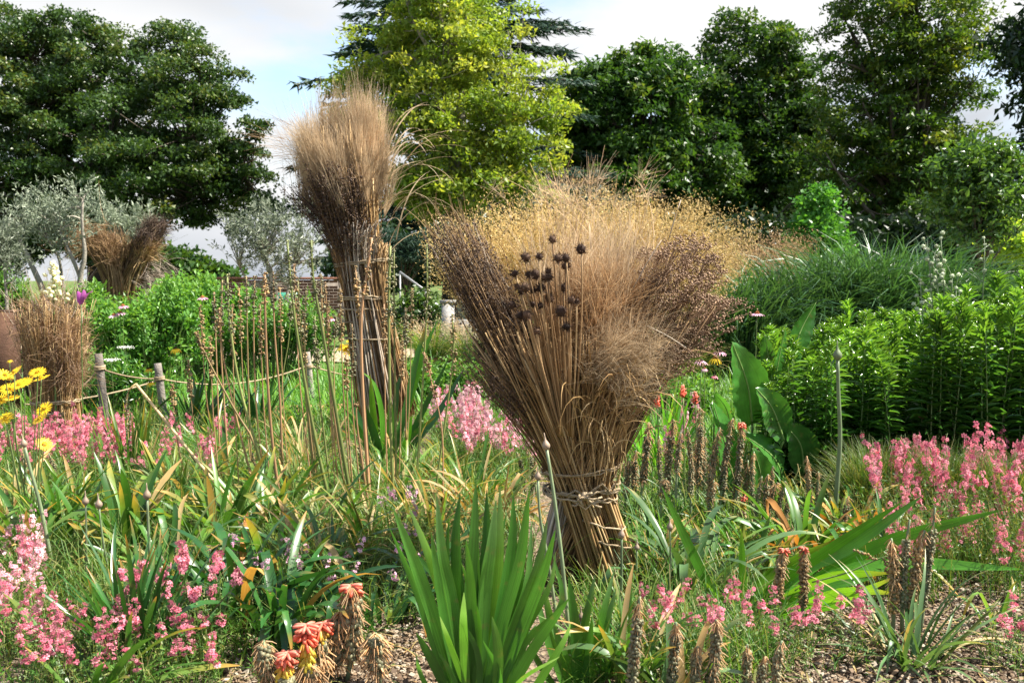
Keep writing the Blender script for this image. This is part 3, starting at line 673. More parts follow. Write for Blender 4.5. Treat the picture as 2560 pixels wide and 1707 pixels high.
# ------------------------------------------------------------------ sheaves of dried stems
def hairs(mb, base, d, length, curl, n_per, width, K=5, m=0, spread=.5, t=None):
    """fine curved strands: base (N,3), main direction d (N,3)"""
    K = min(K, 5); N = len(base) * n_per; b = np.repeat(base, n_per, 0); dd = nrm(np.repeat(d, n_per, 0) + RNG.normal(size=(N, 3)) * spread)
    L = np.repeat(length, n_per) * RNG.uniform(.5, 1.2, N)
    bend = nrm(RNG.normal(size=(N, 3)) + np.array([0, 0, -.6])) * (curl * RNG.uniform(.2, 1.3, N))[:, None]
    s = np.linspace(0, 1, K)[None, :, None]
    path = b[:, None] + dd[:, None] * (L[:, None, None] * s) + bend[:, None] * (L[:, None, None] * s ** 2)
    side = np.repeat(nrm(np.cross(dd, RNG.normal(size=(N, 3))))[:, None], K, 1)
    prof = np.linspace(1, .35, K)
    ribbons(mb, path, side, np.full(N, width), m=m, prof=prof, t=t)
def seeds_on(mb, path, frm, n, size, spread, aspect=.5, m=0, hang=.4, tv=TET, tris=TETT):
    """small seeds strung along the upper part of every path"""
    N, K, _ = path.shape; i = np.repeat(np.arange(N), n); s = RNG.uniform(frm, 1, len(i)) * (K - 1); k = np.minimum(s.astype(int), K - 2); f = (s - k)[:, None]
    p = path[i, k] * (1 - f) + path[i, k + 1] * f; tp = (1.15 - s / (K - 1))[:, None]
    pos = p + RNG.normal(size=p.shape) * spread * np.clip(tp * 1.8, .25, 1); d = RNG.normal(size=p.shape) + np.array([0, 0, -hang]); z = size * RNG.uniform(.6, 1.4, len(i))
    scatter(mb, tv, pos, frames(d), np.stack([z * aspect, z, z * aspect], -1), tris=tris, m=m)
def tie(th, parent, c, rx, ry, tilt, turns, r, name='twine_band', wob=.012):
    for k in range(turns):
        K = 28; a = np.linspace(0, 2 * np.pi, K) + RNG.uniform(0, 6)
        pz = c[2] + (k - turns / 2) * r * 2.1 + np.cos(a) * tilt + RNG.normal(size=K) * wob * .35
        mb = MB(); tubes(mb, np.stack([c[0] + np.cos(a) * (rx + r + .003 * k), c[1] + np.sin(a) * (ry + r + .003 * k), pz], -1), r, 6); part(mb, name, M['twine'], parent)
def stalks(base_c, tie_c, top_c, rb, rt, rtop, n, K=9, jit=1.0, droop=0.0, lo=1.0, seedang=None):
    """bundle through the tie: every stalk keeps its place in the bundle's cross-section"""
    a = RNG.uniform(0, 2 * np.pi, n); u = np.sqrt(RNG.random(n)); e = np.stack([np.cos(a) * u, np.sin(a) * u], -1)
    def at(c, r, j):
        r = np.broadcast_to(np.asarray(r, float), (2,)); q = np.zeros((n, 3)); q[:, :2] = e * r + RNG.normal(size=(n, 2)) * r * j; return q + np.asarray(c)
    b, t, tp = at(base_c, rb, .12), at(tie_c, rt, .08), at(top_c, rtop, .12 * jit)
    b[:, 2] += RNG.normal(size=n) * .02; tp = t + (tp - t) * (RNG.uniform(.72, 1.06, n) * lo)[:, None]
    K1 = K // 2; lower = b[:, None] + (t - b)[:, None] * np.linspace(0, 1, K1)[None, :, None]
    ctrl = t + (t - b) * .25 + (tp - t) * .25
    up = bez(t, ctrl, tp, K - K1 + 1)[:, 1:]
    wob = RNG.normal(size=(n, 1, 3)) * np.linalg.norm(tp - t, axis=1)[:, None, None] * .026 * np.array([1, 1, .3]); sgrid = np.linspace(0, 1, K - K1)[None, :, None]; up = up + wob * np.sin(sgrid * RNG.uniform(2.0, 6.5, (n, 1, 1))) * sgrid
    up[:, :, 2] -= droop * np.linspace(0, 1, K - K1)[None] ** 3 * RNG.uniform(0, 1, n)[:, None]
    return np.concatenate([lower, up], 1)

def central_sheaf():
    Y = 4.5; base = GY(1432, Y); th = thing('dried_sheaf', 'wide flared sheaf of dried stems and seed heads standing in the middle', 'sheaf', base)
    q = lambda x, y, dy=0.0: P(1452 + (x - 1452) * (.885 if y < 1150 else 1.0), y, Y + dy) - base
    mb = MB(); tubes(mb, poly([(-.01, .02, -.05), (0, .02, .4), (0, .03, .9)], 6), .055, 10); part(mb, 'post', M['dark_wood'], th)
    tie_c = q(1452, 1212)
    def bundle(name, b, tp, rb, rt, rtop, n, mt, r, tc=None, single=False, taper=.6, droop=0.0, lo=1.0, K=8, jit=1.0):
        tc = tie_c + ((tie_c if tc is None else tc) - tie_c) * np.array([.68, .8, 1]); rt = (rt[0] * .74, rt[1] * .8)
        pth = stalks(b, tc, tp, rb, rt, (rtop[0] * .88, rtop[1] * .9), n, K, droop=droop, lo=lo, jit=jit)
        rad = r * RNG.uniform(.7, 1.3, n)[:, None] * np.linspace(1, taper, K)[None]
        if single:
            for i in range(n):
                mb = MB(); tubes(mb, pth[i], rad[i], 4, cap=True); part(mb, name, mt, th)
        else:
            mb = MB(); tubes(mb, pth, rad, 4, cap=True); part(mb, name, mt, th, kind='stuff')
        return pth
    # big diagonal bundle: foot at lower right, head to upper left
    bundle('stalk', q(1528, 1480, -.02), q(1270, 840, -.12), (.10, .07), (.10, .09), (.21, .14), 120, M['straw'], .0066, tc=q(1428, 1212, -.07), single=True)
    bundle('stalk', q(1345, 1505, -.02), q(1600, 820, .05), (.075, .06), (.06, .06), (.22, .16), 60, M['grey_straw'], .0060, tc=q(1390, 1215, .0), single=True, lo=.7)
    bundle('stalk', q(1585, 1470, .02), q(1560, 830, -.05), (.06, .08), (.06, .09), (.22, .18), 80, M['straw'], .0062, tc=q(1520, 1210, -.02), single=True)
    bundle('stalks', q(1540, 1480, .08), q(1370, 800, .0), (.09, .08), (.15, .1), (.42, .28), 300, M['straw'], .0046, tc=q(1455, 1212, .02))
    bundle('stalks', q(1540, 1480, .05), q(1230, 860, .0), (.09, .08), (.15, .10), (.22, .25), 240, M['dark_straw'], .0046, tc=q(1480, 1212, .03))
    # left wing: purple brown panicles
    pl = bundle('purple_stems', q(1520, 1480), q(1125, 625, 0), (.10, .07), (.13, .09), (.15, .2), 360, M['dark_straw'], .0026, taper=.4, lo=1.05, jit=1.6, tc=q(1420, 1200))
    mb = MB(); seeds_on(mb, pl, .72, 46, .0075, .016); part(mb, 'purple_seeds', M['purple_seed'], th, kind='stuff')
    mb = MB(); br = pl[:, 5]; hairs(mb, pl[RNG.integers(0, 360, 900), RNG.integers(5, 8, 900)], np.tile(nrm(q(1110, 610) - tie_c), (900, 1)), np.full(900, .15), .2, 2, .0022, spread=.22); part(mb, 'purple_twigs', M['dark_straw'], th, kind='stuff')
    n = 34; f0_ = q(1330, 950)[None] + RNG.normal(size=(n, 3)) * np.array([.07, .08, .05]); e0_ = np.array([q(RNG.uniform(1020, 1150), RNG.uniform(555, 640), RNG.uniform(-.2, .2)) for _ in range(n)])
    pw = bez(f0_, (f0_ + e0_) / 2 + RNG.normal(size=(n, 3)) * .03, e0_, 8); mb = MB(); tubes(mb, pw, np.linspace(.0022, .001, 8), 3, cap=False); part(mb, 'loose_twigs', M['grey_straw'], th, kind='stuff'); mb = MB(); seeds_on(mb, pw, .62, 26, .0075, .013); part(mb, 'loose_seeds', M['purple_seed'], th, kind='stuff')
    # left lower fringe
    pl2 = bundle('fringe_stems', q(1520, 1480), q(1150, 900, -.1), (.08, .05), (.12, .08), (.08, .2), 90, M['dark_straw'], .0022, taper=.4, tc=q(1400, 1200), jit=2)
    mb = MB(); seeds_on(mb, pl2, .78, 26, .006, .014); part(mb, 'fringe_seeds', M['purple_seed'], th, kind='stuff')
    # middle: tan hair grass
    pm = bundle('grass_stems', q(1530, 1478), q(1480, 640, .05), (.06, .06), (.13, .1), (.32, .26), 380, M['straw'], .0024, taper=.4, tc=q(1470, 1210), jit=1.5, lo=1.0)
    mb = MB(); tp = pm[:, -1]; dr = nrm(pm[:, -1] - pm[:, -3]); hairs(mb, tp - dr * .22, dr, np.full(len(tp), .26), .5, 17, .0025, K=6, spread=.5, t=np.clip(np.repeat(RNG.random(len(tp)), 17) * .75 + RNG.random(len(tp) * 17) * .25, 0, 1)); part(mb, 'hair_grass', M['fluff_brown'], th, kind='stuff')
    mb = MB(); sub = RNG.choice(len(tp), 200, replace=False); hairs(mb, tp[sub] - dr[sub] * .05, dr[sub] + np.array([0, 0, .5]), np.full(200, .30), .3, 9, .0018, K=7, spread=.4); part(mb, 'pale_wisps', M['fluff'], th, kind='stuff')
    # tall wisps over the top
    w0 = q(1470, 620)[None] + RNG.normal(size=(46, 3)) * np.array([.16, .1, .03]); pw = bez(w0, w0 + np.array([0, 0, .15]) + RNG.normal(size=(46, 3)) * .05, w0 + np.stack([RNG.normal(size=46) * .13, RNG.normal(size=46) * .08, RNG.uniform(.2, .42, 46)], -1), 8)
    mb = MB(); tubes(mb, pw, np.linspace(.0018, .0008, 8), 3, cap=False); hairs(mb, pw[:, 5], nrm(pw[:, 7] - pw[:, 4]), np.full(46, .14), .2, 9, .0013, spread=.5); part(mb, 'tall_wisps', M['fluff'], th, kind='stuff')
    # right wing: flat brown umbels
    pr = bundle('umbel_stems', q(1350, 1490), q(1690, 770, .05), (.08, .06), (.10, .09), (.19, .22), 120, M['dark_straw'], .0032, taper=.5, tc=q(1500, 1205), jit=1.3, lo=1.0)
    heads = [(1800, 610), (1830, 650), (1775, 650), (1850, 690), (1790, 700), (1860, 750), (1835, 790), (1810, 750), (1760, 740), (1720, 680), (1690, 720), (1740, 800), (1780, 830), (1800, 860), (1720, 760), (1660, 690), (1690, 860), (1740, 900), (1650, 760), (1700, 820), (1640, 640), (1620, 700), (1765, 870), (1680, 640), (1740, 620), (1820, 830), (1870, 760), (1650, 860), (1700, 920), (1725, 850)]
    for (x, y) in heads:
        x -= 22 * (x > 1700); c = q(x, y, RNG.uniform(-.12, .2)); foot = q(1500 + (x - 1700) * .1, 1190, 0)
        st = bez(foot, foot * .45 + c * .55 + np.array([-.05, 0, -.03]), c, 9); mb = MB(); tubes(mb, st, np.linspace(.004, .0022, 9), 5); so_ = part(mb, 'umbel_stem', M['dark_straw'], th)
        n = 26; e = c + RNG.normal(size=(n, 3)) * np.array([.05, .05, .018]); mb = MB(); st2 = st[0, 7][None].repeat(n, 0)
        tubes(mb, bez(st2, (st2 + e) / 2 - np.array([0, 0, .01]), e, 4), .0013, 3, cap=False)
        k = n * 9; pos = np.repeat(e, 9, 0) + RNG.normal(size=(k, 3)) * np.array([.013, .013, .007]); z = RNG.uniform(.0035, .007, k)
        scatter(mb, TET, pos, frames(RNG.normal(size=(k, 3))), z, tris=TETT); part(mb, 'umbel', M['umbel_seed'], so_)
    mb = MB(); seeds_on(mb, pr, .7, 40, .006, .03); part(mb, 'umbel_seeds', M['umbel_seed'], th, kind='stuff')
    # dark coneflower heads
    L = [(1295, 649), (1333, 645), (1391, 651), (1411, 650), (1454, 629), (1269, 688), (1306, 690), (1325, 692), (1360, 682), (1360, 697), (1408, 671), (1296, 724), (1284, 734), (1318, 730), (1343, 726), (1365, 749), (1404, 725), (1425, 755), (1440, 757), (1319, 763), (1339, 768), (1257, 766), (1396, 785), (1304, 792), (1282, 793), (1411, 822), (1373, 603), (1275, 720), (1329, 833), (1350, 700)]
    for (x, y) in L:
        c = q(x, y, -.38 + RNG.uniform(-.06, .08)); foot = q(1405 + (x - 1340) * .2, 1090, -.15)
        st = bez(foot, foot * .5 + c * .5 + np.array([RNG.normal() * .015, -.02, .02]), c, 8); mb = MB(); tubes(mb, st, np.linspace(.0042, .0034, 8), 5); so_ = part(mb, 'coneflower_stem', M['brown_stem'], th)
        ax = nrm(st[0, -1] - st[0, -2]); r = RNG.uniform(.0125, .0235); ax = nrm(ax + RNG.normal(size=3) * .3); mb = MB(); scatter(mb, ICO, c[None] + ax * r * .5, frames(ax[None]), np.array([[r, r * RNG.uniform(.75, 1.25), r]]), tris=ICOT)
        n = 70; d = sphere_dirs(n); d = nrm(d + ax * .35); hairs(mb, c + ax * r * .5 + d * r * .8, d, np.full(n, r * .75), .05, 1, .0028, K=2, spread=.1)
        n = 12; a = np.linspace(0, 6.28, n); lat = np.cross(ax, [0.3, 1, .2]); lat = nrm(lat); l2 = np.cross(ax, lat); d = np.cos(a)[:, None] * lat + np.sin(a)[:, None] * l2 - ax * .3
        hairs(mb, np.tile(c, (n, 1)), d, np.full(n, r * 1.5), .2, 1, .0045, K=3, spread=.1); part(mb, 'coneflower_head', M['cone_dark'], so_)
    # curling dry blades at the front right
    n = 330; b0 = tie_c + np.stack([RNG.normal(.06, .07, n), RNG.normal(-.07, .05, n), RNG.uniform(.0, .25, n)], -1)
    pth, side = blade_paths(b0, RNG.normal(-.4, 1.2, n), np.abs(RNG.normal(.22, .15, n)), RNG.uniform(.6, 3.2, n), RNG.uniform(.3, .75, n), K=12, p=2.6, drift=RNG.normal(0, .8, n))
    mb = MB(); ribbons(mb, pth, twist(pth, side, RNG.uniform(0, 3, n)), RNG.uniform(.0025, .0055, n), prof=np.array([1] * 9 + [.8, .5, .15])); part(mb, 'curled_blades', M['straw'], th, kind='stuff')
    # plume arching over to the front
    n = 120; b0 = np.tile(q(1545, 900, -.2), (n, 1)) + RNG.normal(size=(n, 3)) * np.array([.08, .03, .07]); d = nrm(np.array([.5, -.35, .6]) + RNG.normal(size=(n, 3)) * .3)
    mb = MB(); hairs(mb, b0, d, np.full(n, .17), 1.0, 18, .0016, K=7, spread=.3); part(mb, 'arching_plume', M['fluff'], th, kind='stuff')
    # pale ribbon blades that catch the sun
    for (x, y, a, b_) in [(1600, 590, 1620, 540), (1555, 610, 1575, 580), (1585, 640, 1600, 600), (1480, 570, 1470, 520), (1640, 590, 1600, 580), (1590, 790, 1600, 740), (1345, 670, 1360, 620), (1530, 620, 1560, 560)]:
        p = bez(q(x, y + 60, -.2), q(x, y, -.25), q(a, b_, -.22), 9); mb = MB(); ribbons(mb, p, twist(p, np.tile([[[1.0, .2, 0]]], (1, 9, 1)), np.linspace(0, 1.6, 9)[None]), np.array([.011]), prof=np.array([.3, .7, 1, 1, 1, 1, .8, .5, .1])); part(mb, 'dry_blade', M['fluff'], th)
    for (x, y, x2, y2) in [(1640, 815, 1750, 870), (1600, 720, 1680, 600), (1700, 600, 1735, 500)]:
        mb = MB(); tubes(mb, poly([q(x, y, -.25), q((x + x2) / 2, (y + y2) / 2 - 4, -.25), q(x2, y2, -.22)], 6), .0022, 5); part(mb, 'dry_stalk', M['grey_straw'], th)
    # bindings
    tie(th, th, q(1452, 1168), .172, .14, .018, 2, .0045); tie(th, th, q(1454, 1216), .163, .13, .008, 3, .0056, wob=.03); tie(th, th, q(1450, 1234), .162, .13, -.014, 2, .0045, wob=.03)
    tie(th, th, q(1500, 1300, -.02), .11, .10, -.03, 1, .0045); tie(th, th, q(1530, 1345, -.02), .11, .1, -.02, 1, .0045)
    kc = q(1462, 1240, -.2); mb = MB()
    for k in range(9):
        e = kc + np.array([RNG.normal() * .05, -.01, -abs(RNG.normal()) * .06 + .02]); tubes(mb, bez(kc, (kc + e) / 2 + RNG.normal(size=3) * .02 + np.array([0, -.02, 0]), e, 6), .005, 5)
    scatter(mb, ICO, kc[None], frames(np.array([[0, 0, 1.0]])), np.array([[.018, .022, .016]]), tris=ICOT); part(mb, 'knot', M['twine'], th)
central_sheaf()

def tall_sheaf():
    Y = 9.0; base = GY(945, Y); th = thing('tall_sheaf', 'tall narrow sheaf of feathery grass behind the seed stalks', 'sheaf', base)
    q = lambda x, y, dy=0.0: P(x, y, Y + dy) - base
    tie_c = q(908, 720); mb = MB(); tubes(mb, poly([(0, 0, -.1), (0, 0, 1.0), q(905, 700)], 8), .06, 8); part(mb, 'post', M['dark_wood'], th)
    def bundle(name, b, tc, tp, rb, rt, rtop, n, mt, r, lo=1.0, jit=1.0, K=10, taper=.5):
        pth = stalks(b, tc, tp, rb, rt, rtop, n, K, lo=lo, jit=jit); mb = MB(); tubes(mb, pth, r * RNG.uniform(.7, 1.3, n)[:, None] * np.linspace(1, taper, K)[None], 3); part(mb, name, mt, th, kind='stuff'); return pth
    bundle('stalks', q(978, 1040), tie_c, q(858, 430), (.17, .16), (.18, .16), (.29, .25), 620, M['straw'], .0075)
    bundle('dark_stalks', q(965, 1040, .05), tie_c, q(846, 470, .05), (.16, .15), (.17, .15), (.27, .25), 420, M['dark_straw'], .007)
    bundle('skirt_stalks', q(1000, 1030), q(940, 760, -.02), q(925, 600), (.14, .16), (.12, .15), (.2, .18), 160, M['straw'], .0075)
    bundle('grey_stalks', q(960, 1050, -.1), q(905, 720, -.1), q(900, 560, -.2), (.2, .12), (.16, .1), (.22, .1), 110, M['grey_straw'], .008)
    # dark purple seed panicles on the camera side
    pd = bundle('purple_stems', q(965, 1030, -.1), q(895, 700, -.1), q(825, 420, -.26), (.2, .1), (.16, .1), (.23, .13), 210, M['dark_straw'], .005, jit=1.3)
    mb = MB(); seeds_on(mb, pd, .6, 44, .0125, .028); part(mb, 'purple_seeds', M['purple_seed'], th, kind='stuff')
    ps = bundle('loose_twigs', q(930, 1030), q(885, 700), q(735, 470, 0), (.1, .1), (.12, .1), (.12, .2), 70, M['purple_seed'], .004, jit=2.0)
    mb = MB(); seeds_on(mb, ps, .7, 22, .011, .04); part(mb, 'loose_seeds', M['purple_seed'], th, kind='stuff')
    # feathery tan plumes
    pf = bundle('plume_stems', q(950, 1040), tie_c, q(850, 350, 0), (.2, .18), (.19, .17), (.29, .27), 330, M['straw'], .0045, jit=1.0, lo=1.05)
    tp = pf[:, -1]; dr = nrm(pf[:, -1] - pf[:, -4]); up = nrm(dr + np.array([0, 0, .45]))
    tuft = RNG.normal(size=(34, 3)) * np.array([.13, .1, .10]); tl = RNG.uniform(.3, .62, 34); cl = np.stack([RNG.uniform(-.4, .4, 34), RNG.uniform(-.3, .3, 34)], -1); ti = ((tp[:, None, :2] - tp[:, :2].mean(0) - cl[None]) ** 2).sum(-1).argmin(1)
    mb = MB(); hairs(mb, tp - dr * .38 + tuft[ti] * .3, nrm(up + tuft[ti] * .9), tl[ti], .22, 26, .0034, K=7, spread=.11, t=np.clip(np.repeat(RNG.random(34)[ti], 26) * .6 + RNG.random(len(tp) * 26) * .4, 0, 1)); part(mb, 'plumes', M['fluff'], th, kind='stuff')
    mb = MB(); hairs(mb, tp - dr * .2, dr + np.array([-.05, 0, .5]), np.full(len(tp), .4), .4, 3, .0032, K=7, spread=.2); part(mb, 'loose_plumes', M['fluff'], th, kind='stuff')
    for (x, y) in [(912, 215), (838, 238), (968, 255), (790, 280), (885, 262), (945, 240), (975, 300), (755, 310), (828, 262), (925, 225), (960, 330)]:
        x, y = 850 + (x - 860) * .85, y + 14; c = q(x, y + 150); n = 60; mb = MB(); hairs(mb, c + RNG.normal(size=(n, 3)) * np.array([.05, .05, .12]), np.tile(nrm(q(x, y) - c), (n, 1)), np.full(n, .5), .22, 7, .0034, K=7, spread=.1); part(mb, 'plume', M['fluff'], th)
    # strands drifting to the left and drooping blades to the right
    n = 60; b0 = q(760, 380) + RNG.normal(size=(n, 3)) * np.array([.1, .1, .12]); mb = MB(); hairs(mb, b0, np.tile([-.9, 0, .35], (n, 1)), np.full(n, .42), .45, 3, .0026, K=9, spread=.3); part(mb, 'drifting_strands', M['fluff_brown'], th, kind='stuff')
    n = 36; b0 = q(968, 480) + RNG.normal(size=(n, 3)) * np.array([.05, .08, .28]); pth, side = blade_paths(b0, RNG.normal(-.15, .5, n), RNG.uniform(.3, .9, n), RNG.uniform(1.0, 2.2, n), RNG.uniform(.3, .95, n), K=11, p=1.3)
    mb = MB(); ribbons(mb, pth, side, RNG.uniform(.010, .018, n), prof=np.array([.8, 1, 1, 1, 1, 1, .9, .8, .6, .4, .1])); part(mb, 'drooping_blades', M['fluff'], th, kind='stuff')
    tie(th, th, q(905, 655), .235, .2, .03, 2, .009); tie(th, th, q(908, 742), .215, .19, .0, 2, .009); tie(th, th, q(912, 770), .21, .185, -.01, 1, .008); tie(th, th, q(928, 842), .23, .2, .0, 1, .008); tie(th, th, q(918, 800), .2, .18, .02, 1, .008)
tall_sheaf()

def small_sheaf():
    Y = 8.0; base = GY(140, Y); th = thing('small_sheaf', 'short shaggy brown sheaf tied in two bundles at the left edge', 'sheaf', base)
    q = lambda x, y, dy=0.0: P(x, y, Y + dy) - base
    for (bx, tx, ux, n, rt, uy) in [(150, 128, 120, 420, .15, 760), (185, 172, 170, 160, .08, 830)]:
        K = 9; pth = stalks(q(bx, 1120), q(tx, 1000), q(ux, uy), (rt * 1.25, .12), (rt, .1), (rt * 1.7, .24), n, K, jit=1.6, lo=1.0); mb = MB(); tubes(mb, pth, .0055 * RNG.uniform(.6, 1.3, n)[:, None] * np.linspace(1, .4, K)[None], 3); part(mb, 'stalks', M['straw'], th, kind='stuff')
        tp = pth[RNG.integers(0, n, 520), RNG.integers(4, K, 520)]; mb = MB(); hairs(mb, tp, np.tile([0, 0, 1.0], (520, 1)), np.full(520, .2), .7, 4, .0042, K=6, spread=.55); part(mb, 'curled_stems', M['fluff_brown'], th, kind='stuff')
        tp = pth[RNG.integers(0, n, 420), RNG.integers(5, K, 420)]; mb = MB(); hairs(mb, tp, np.tile([0, 0, -.3], (420, 1)), np.full(420, .1), .9, 4, .004, K=5, spread=.9); part(mb, 'chaff', M['umbel_seed'], th, kind='stuff')
    n = 46; mb = MB(); hairs(mb, q(125, 800) + RNG.normal(size=(n, 3)) * np.array([.14, .1, .1]), np.tile([0, 0, 1.0], (n, 1)), np.full(n, .42), .25, 2, .005, K=6, spread=.4); part(mb, 'stray_stems', M['grey_straw'], th, kind='stuff')
    for (x, y, r) in [(128, 1002, .15), (172, 1000, .085), (140, 1030, .16), (142, 1050, .165)]:
        tie(th, th, q(x, y), r, .12, .01, 2, .007)
small_sheaf()
def far_sheaf():
    Y = 15.5; base = GY(318, Y); th = thing('splayed_sheaf', 'distant brown sheaf splayed into two wings below the oak', 'sheaf', base)
    q = lambda x, y, dy=0.0: P(x, y, Y + dy) - base
    K = 9
    for (nm, ux, uy, n, mt, rt) in [('splayed_stems', 255, 600, 260, 'dark_straw', (.26, .3)), ('splayed_stems', 385, 570, 260, 'purple_seed', (.17, .3)), ('upright_stems', 320, 620, 240, 'dark_straw', (.4, .3)), ('tan_bunch', 285, 640, 120, 'fluff_brown', (.1, .1)), ('tan_wing', 365, 625, 110, 'straw', (.1, .1))]:
        tc = q(312, 745, -.1 if 'tan' in nm else 0); pth = stalks(q(325, 900), tc, q(ux, uy, -.15 if 'tan' in nm else 0), (.3, .2), (.24, .2), rt, n, K, jit=1.5)
        mb = MB(); tubes(mb, pth, .010 * RNG.uniform(.6, 1.3, n)[:, None] * np.linspace(1, .4, K)[None], 3); tp = pth[:, -1]; dr = nrm(pth[:, -1] - pth[:, -3]); hairs(mb, tp, dr, np.full(n, .22), .5, 6, .007, K=5, spread=.5); part(mb, nm, M[mt], th, kind='stuff')
    n = 120; b0 = q(365, 700) + RNG.normal(size=(n, 3)) * np.array([.12, .1, .2]); mb = MB(); hairs(mb, b0, np.tile([.8, -.2, -.4], (n, 1)), np.full(n, .45), .5, 4, .008, K=6, spread=.4); part(mb, 'broken_stems', M['grey_straw'], th, kind='stuff')
    n = 60; b0 = q(232, 610) + RNG.normal(size=(n, 3)) * np.array([.12, .1, .15]); mb = MB(); hairs(mb, b0, np.tile([-.6, -.2, .3], (n, 1)), np.full(n, .4), .8, 4, .007, K=6, spread=.4); part(mb, 'stray_grass', M['fluff_brown'], th, kind='stuff')
    tie(th, th, q(312, 745), .27, .24, 0, 3, .012)
far_sheaf()
# ------------------------------------------------------------------ strap leaved plants
BP = {'sword': np.array([.55, .8, .95, 1, 1, .97, .9, .75, .5, .06]), 'strap': np.array([.7, .9, 1, 1, 1, .98, .93, .82, .55, .08]), 'narrow': np.array([.8, 1, 1, .97, .9, .8, .68, .52, .32, .04])}
def clump(name, label, loc, n, length, width, lean, bend, mt, spread=.06, prof='strap', kink=0.0, single=True, group=None, cat='plant', fold=.12, az0=None, azs=None, dry=None, p=1.6, tw=.25, th=None, pname='leaf'):
    """clump of long leaves; every leaf is a part of its own when the leaves can be told apart"""
    if th is None: th = thing(name, label, cat, loc, group)
    K = 10; a = RNG.uniform(0, 2 * np.pi, n) if az0 is None else az0 + RNG.normal(size=n) * azs
    rr = spread * np.sqrt(RNG.random(n)); b = np.stack([np.cos(a) * rr + RNG.normal(size=n) * spread * .4, np.sin(a) * rr + RNG.normal(size=n) * spread * .4, np.full(n, -.02)], -1)
    L = length * RNG.uniform(.6, 1.12, n); kk = None
    if kink: kk = (RNG.uniform(.45, .8, n), np.where(RNG.random(n) < kink, RNG.uniform(.9, 2.0, n), 0.0))
    path, side = blade_paths(b, a, RNG.uniform(*lean, n), RNG.uniform(*bend, n), L, K, p=p, drift=RNG.normal(0, .35, n), kink=kk)
    path[:, :, 2] = np.maximum(path[:, :, 2], .004)
    side = twist(path, side, RNG.normal(0, tw, n)[:, None] + np.linspace(0, 1, K)[None] * RNG.normal(0, tw * 1.2, n)[:, None])
    w = width * RNG.uniform(.65, 1.2, n); t = RNG.random(n)
    if single:
        for i in range(n):
            mm = mt
            if dry and RNG.random() < dry[1]: mm = M[dry[0]]
            mb = MB(); ribbons(mb, path[i:i + 1], side[i:i + 1], w[i:i + 1], t=t[i:i + 1], fold=fold, prof=BP[prof]); part(mb, pname, mm, th)
    else:
        mb = MB(); ribbons(mb, path, side, w, t=t, fold=fold, prof=BP[prof]); part(mb, pname if pname != 'leaf' else 'leaves', mt, th, kind='stuff')
    return th
def traced(th, base, pts, Yb, Yt, width, mt, K=14, fold=.10, face=0.0, prof=None, name='leaf'):
    """one leaf along picked points, running from depth Yb at the foot to Yt at the tip"""
    n = len(pts); p = poly([P(x, y, Yb + (Yt - Yb) * i / (n - 1)) - base for i, (x, y) in enumerate(pts)], K)[None]
    tan = nrm(np.gradient(p, axis=1)); side = nrm(np.cross(tan, np.tile([[[0, 1.0, 0]]], (1, K, 1)))); side = twist(p, side, np.array([face]))
    pr = prof if prof is not None else np.interp(np.linspace(0, 1, K), np.linspace(0, 1, 10), BP['sword'])
    mb = MB(); ribbons(mb, p, side, np.array([width]), fold=fold, prof=pr); return part(mb, name, mt, th)

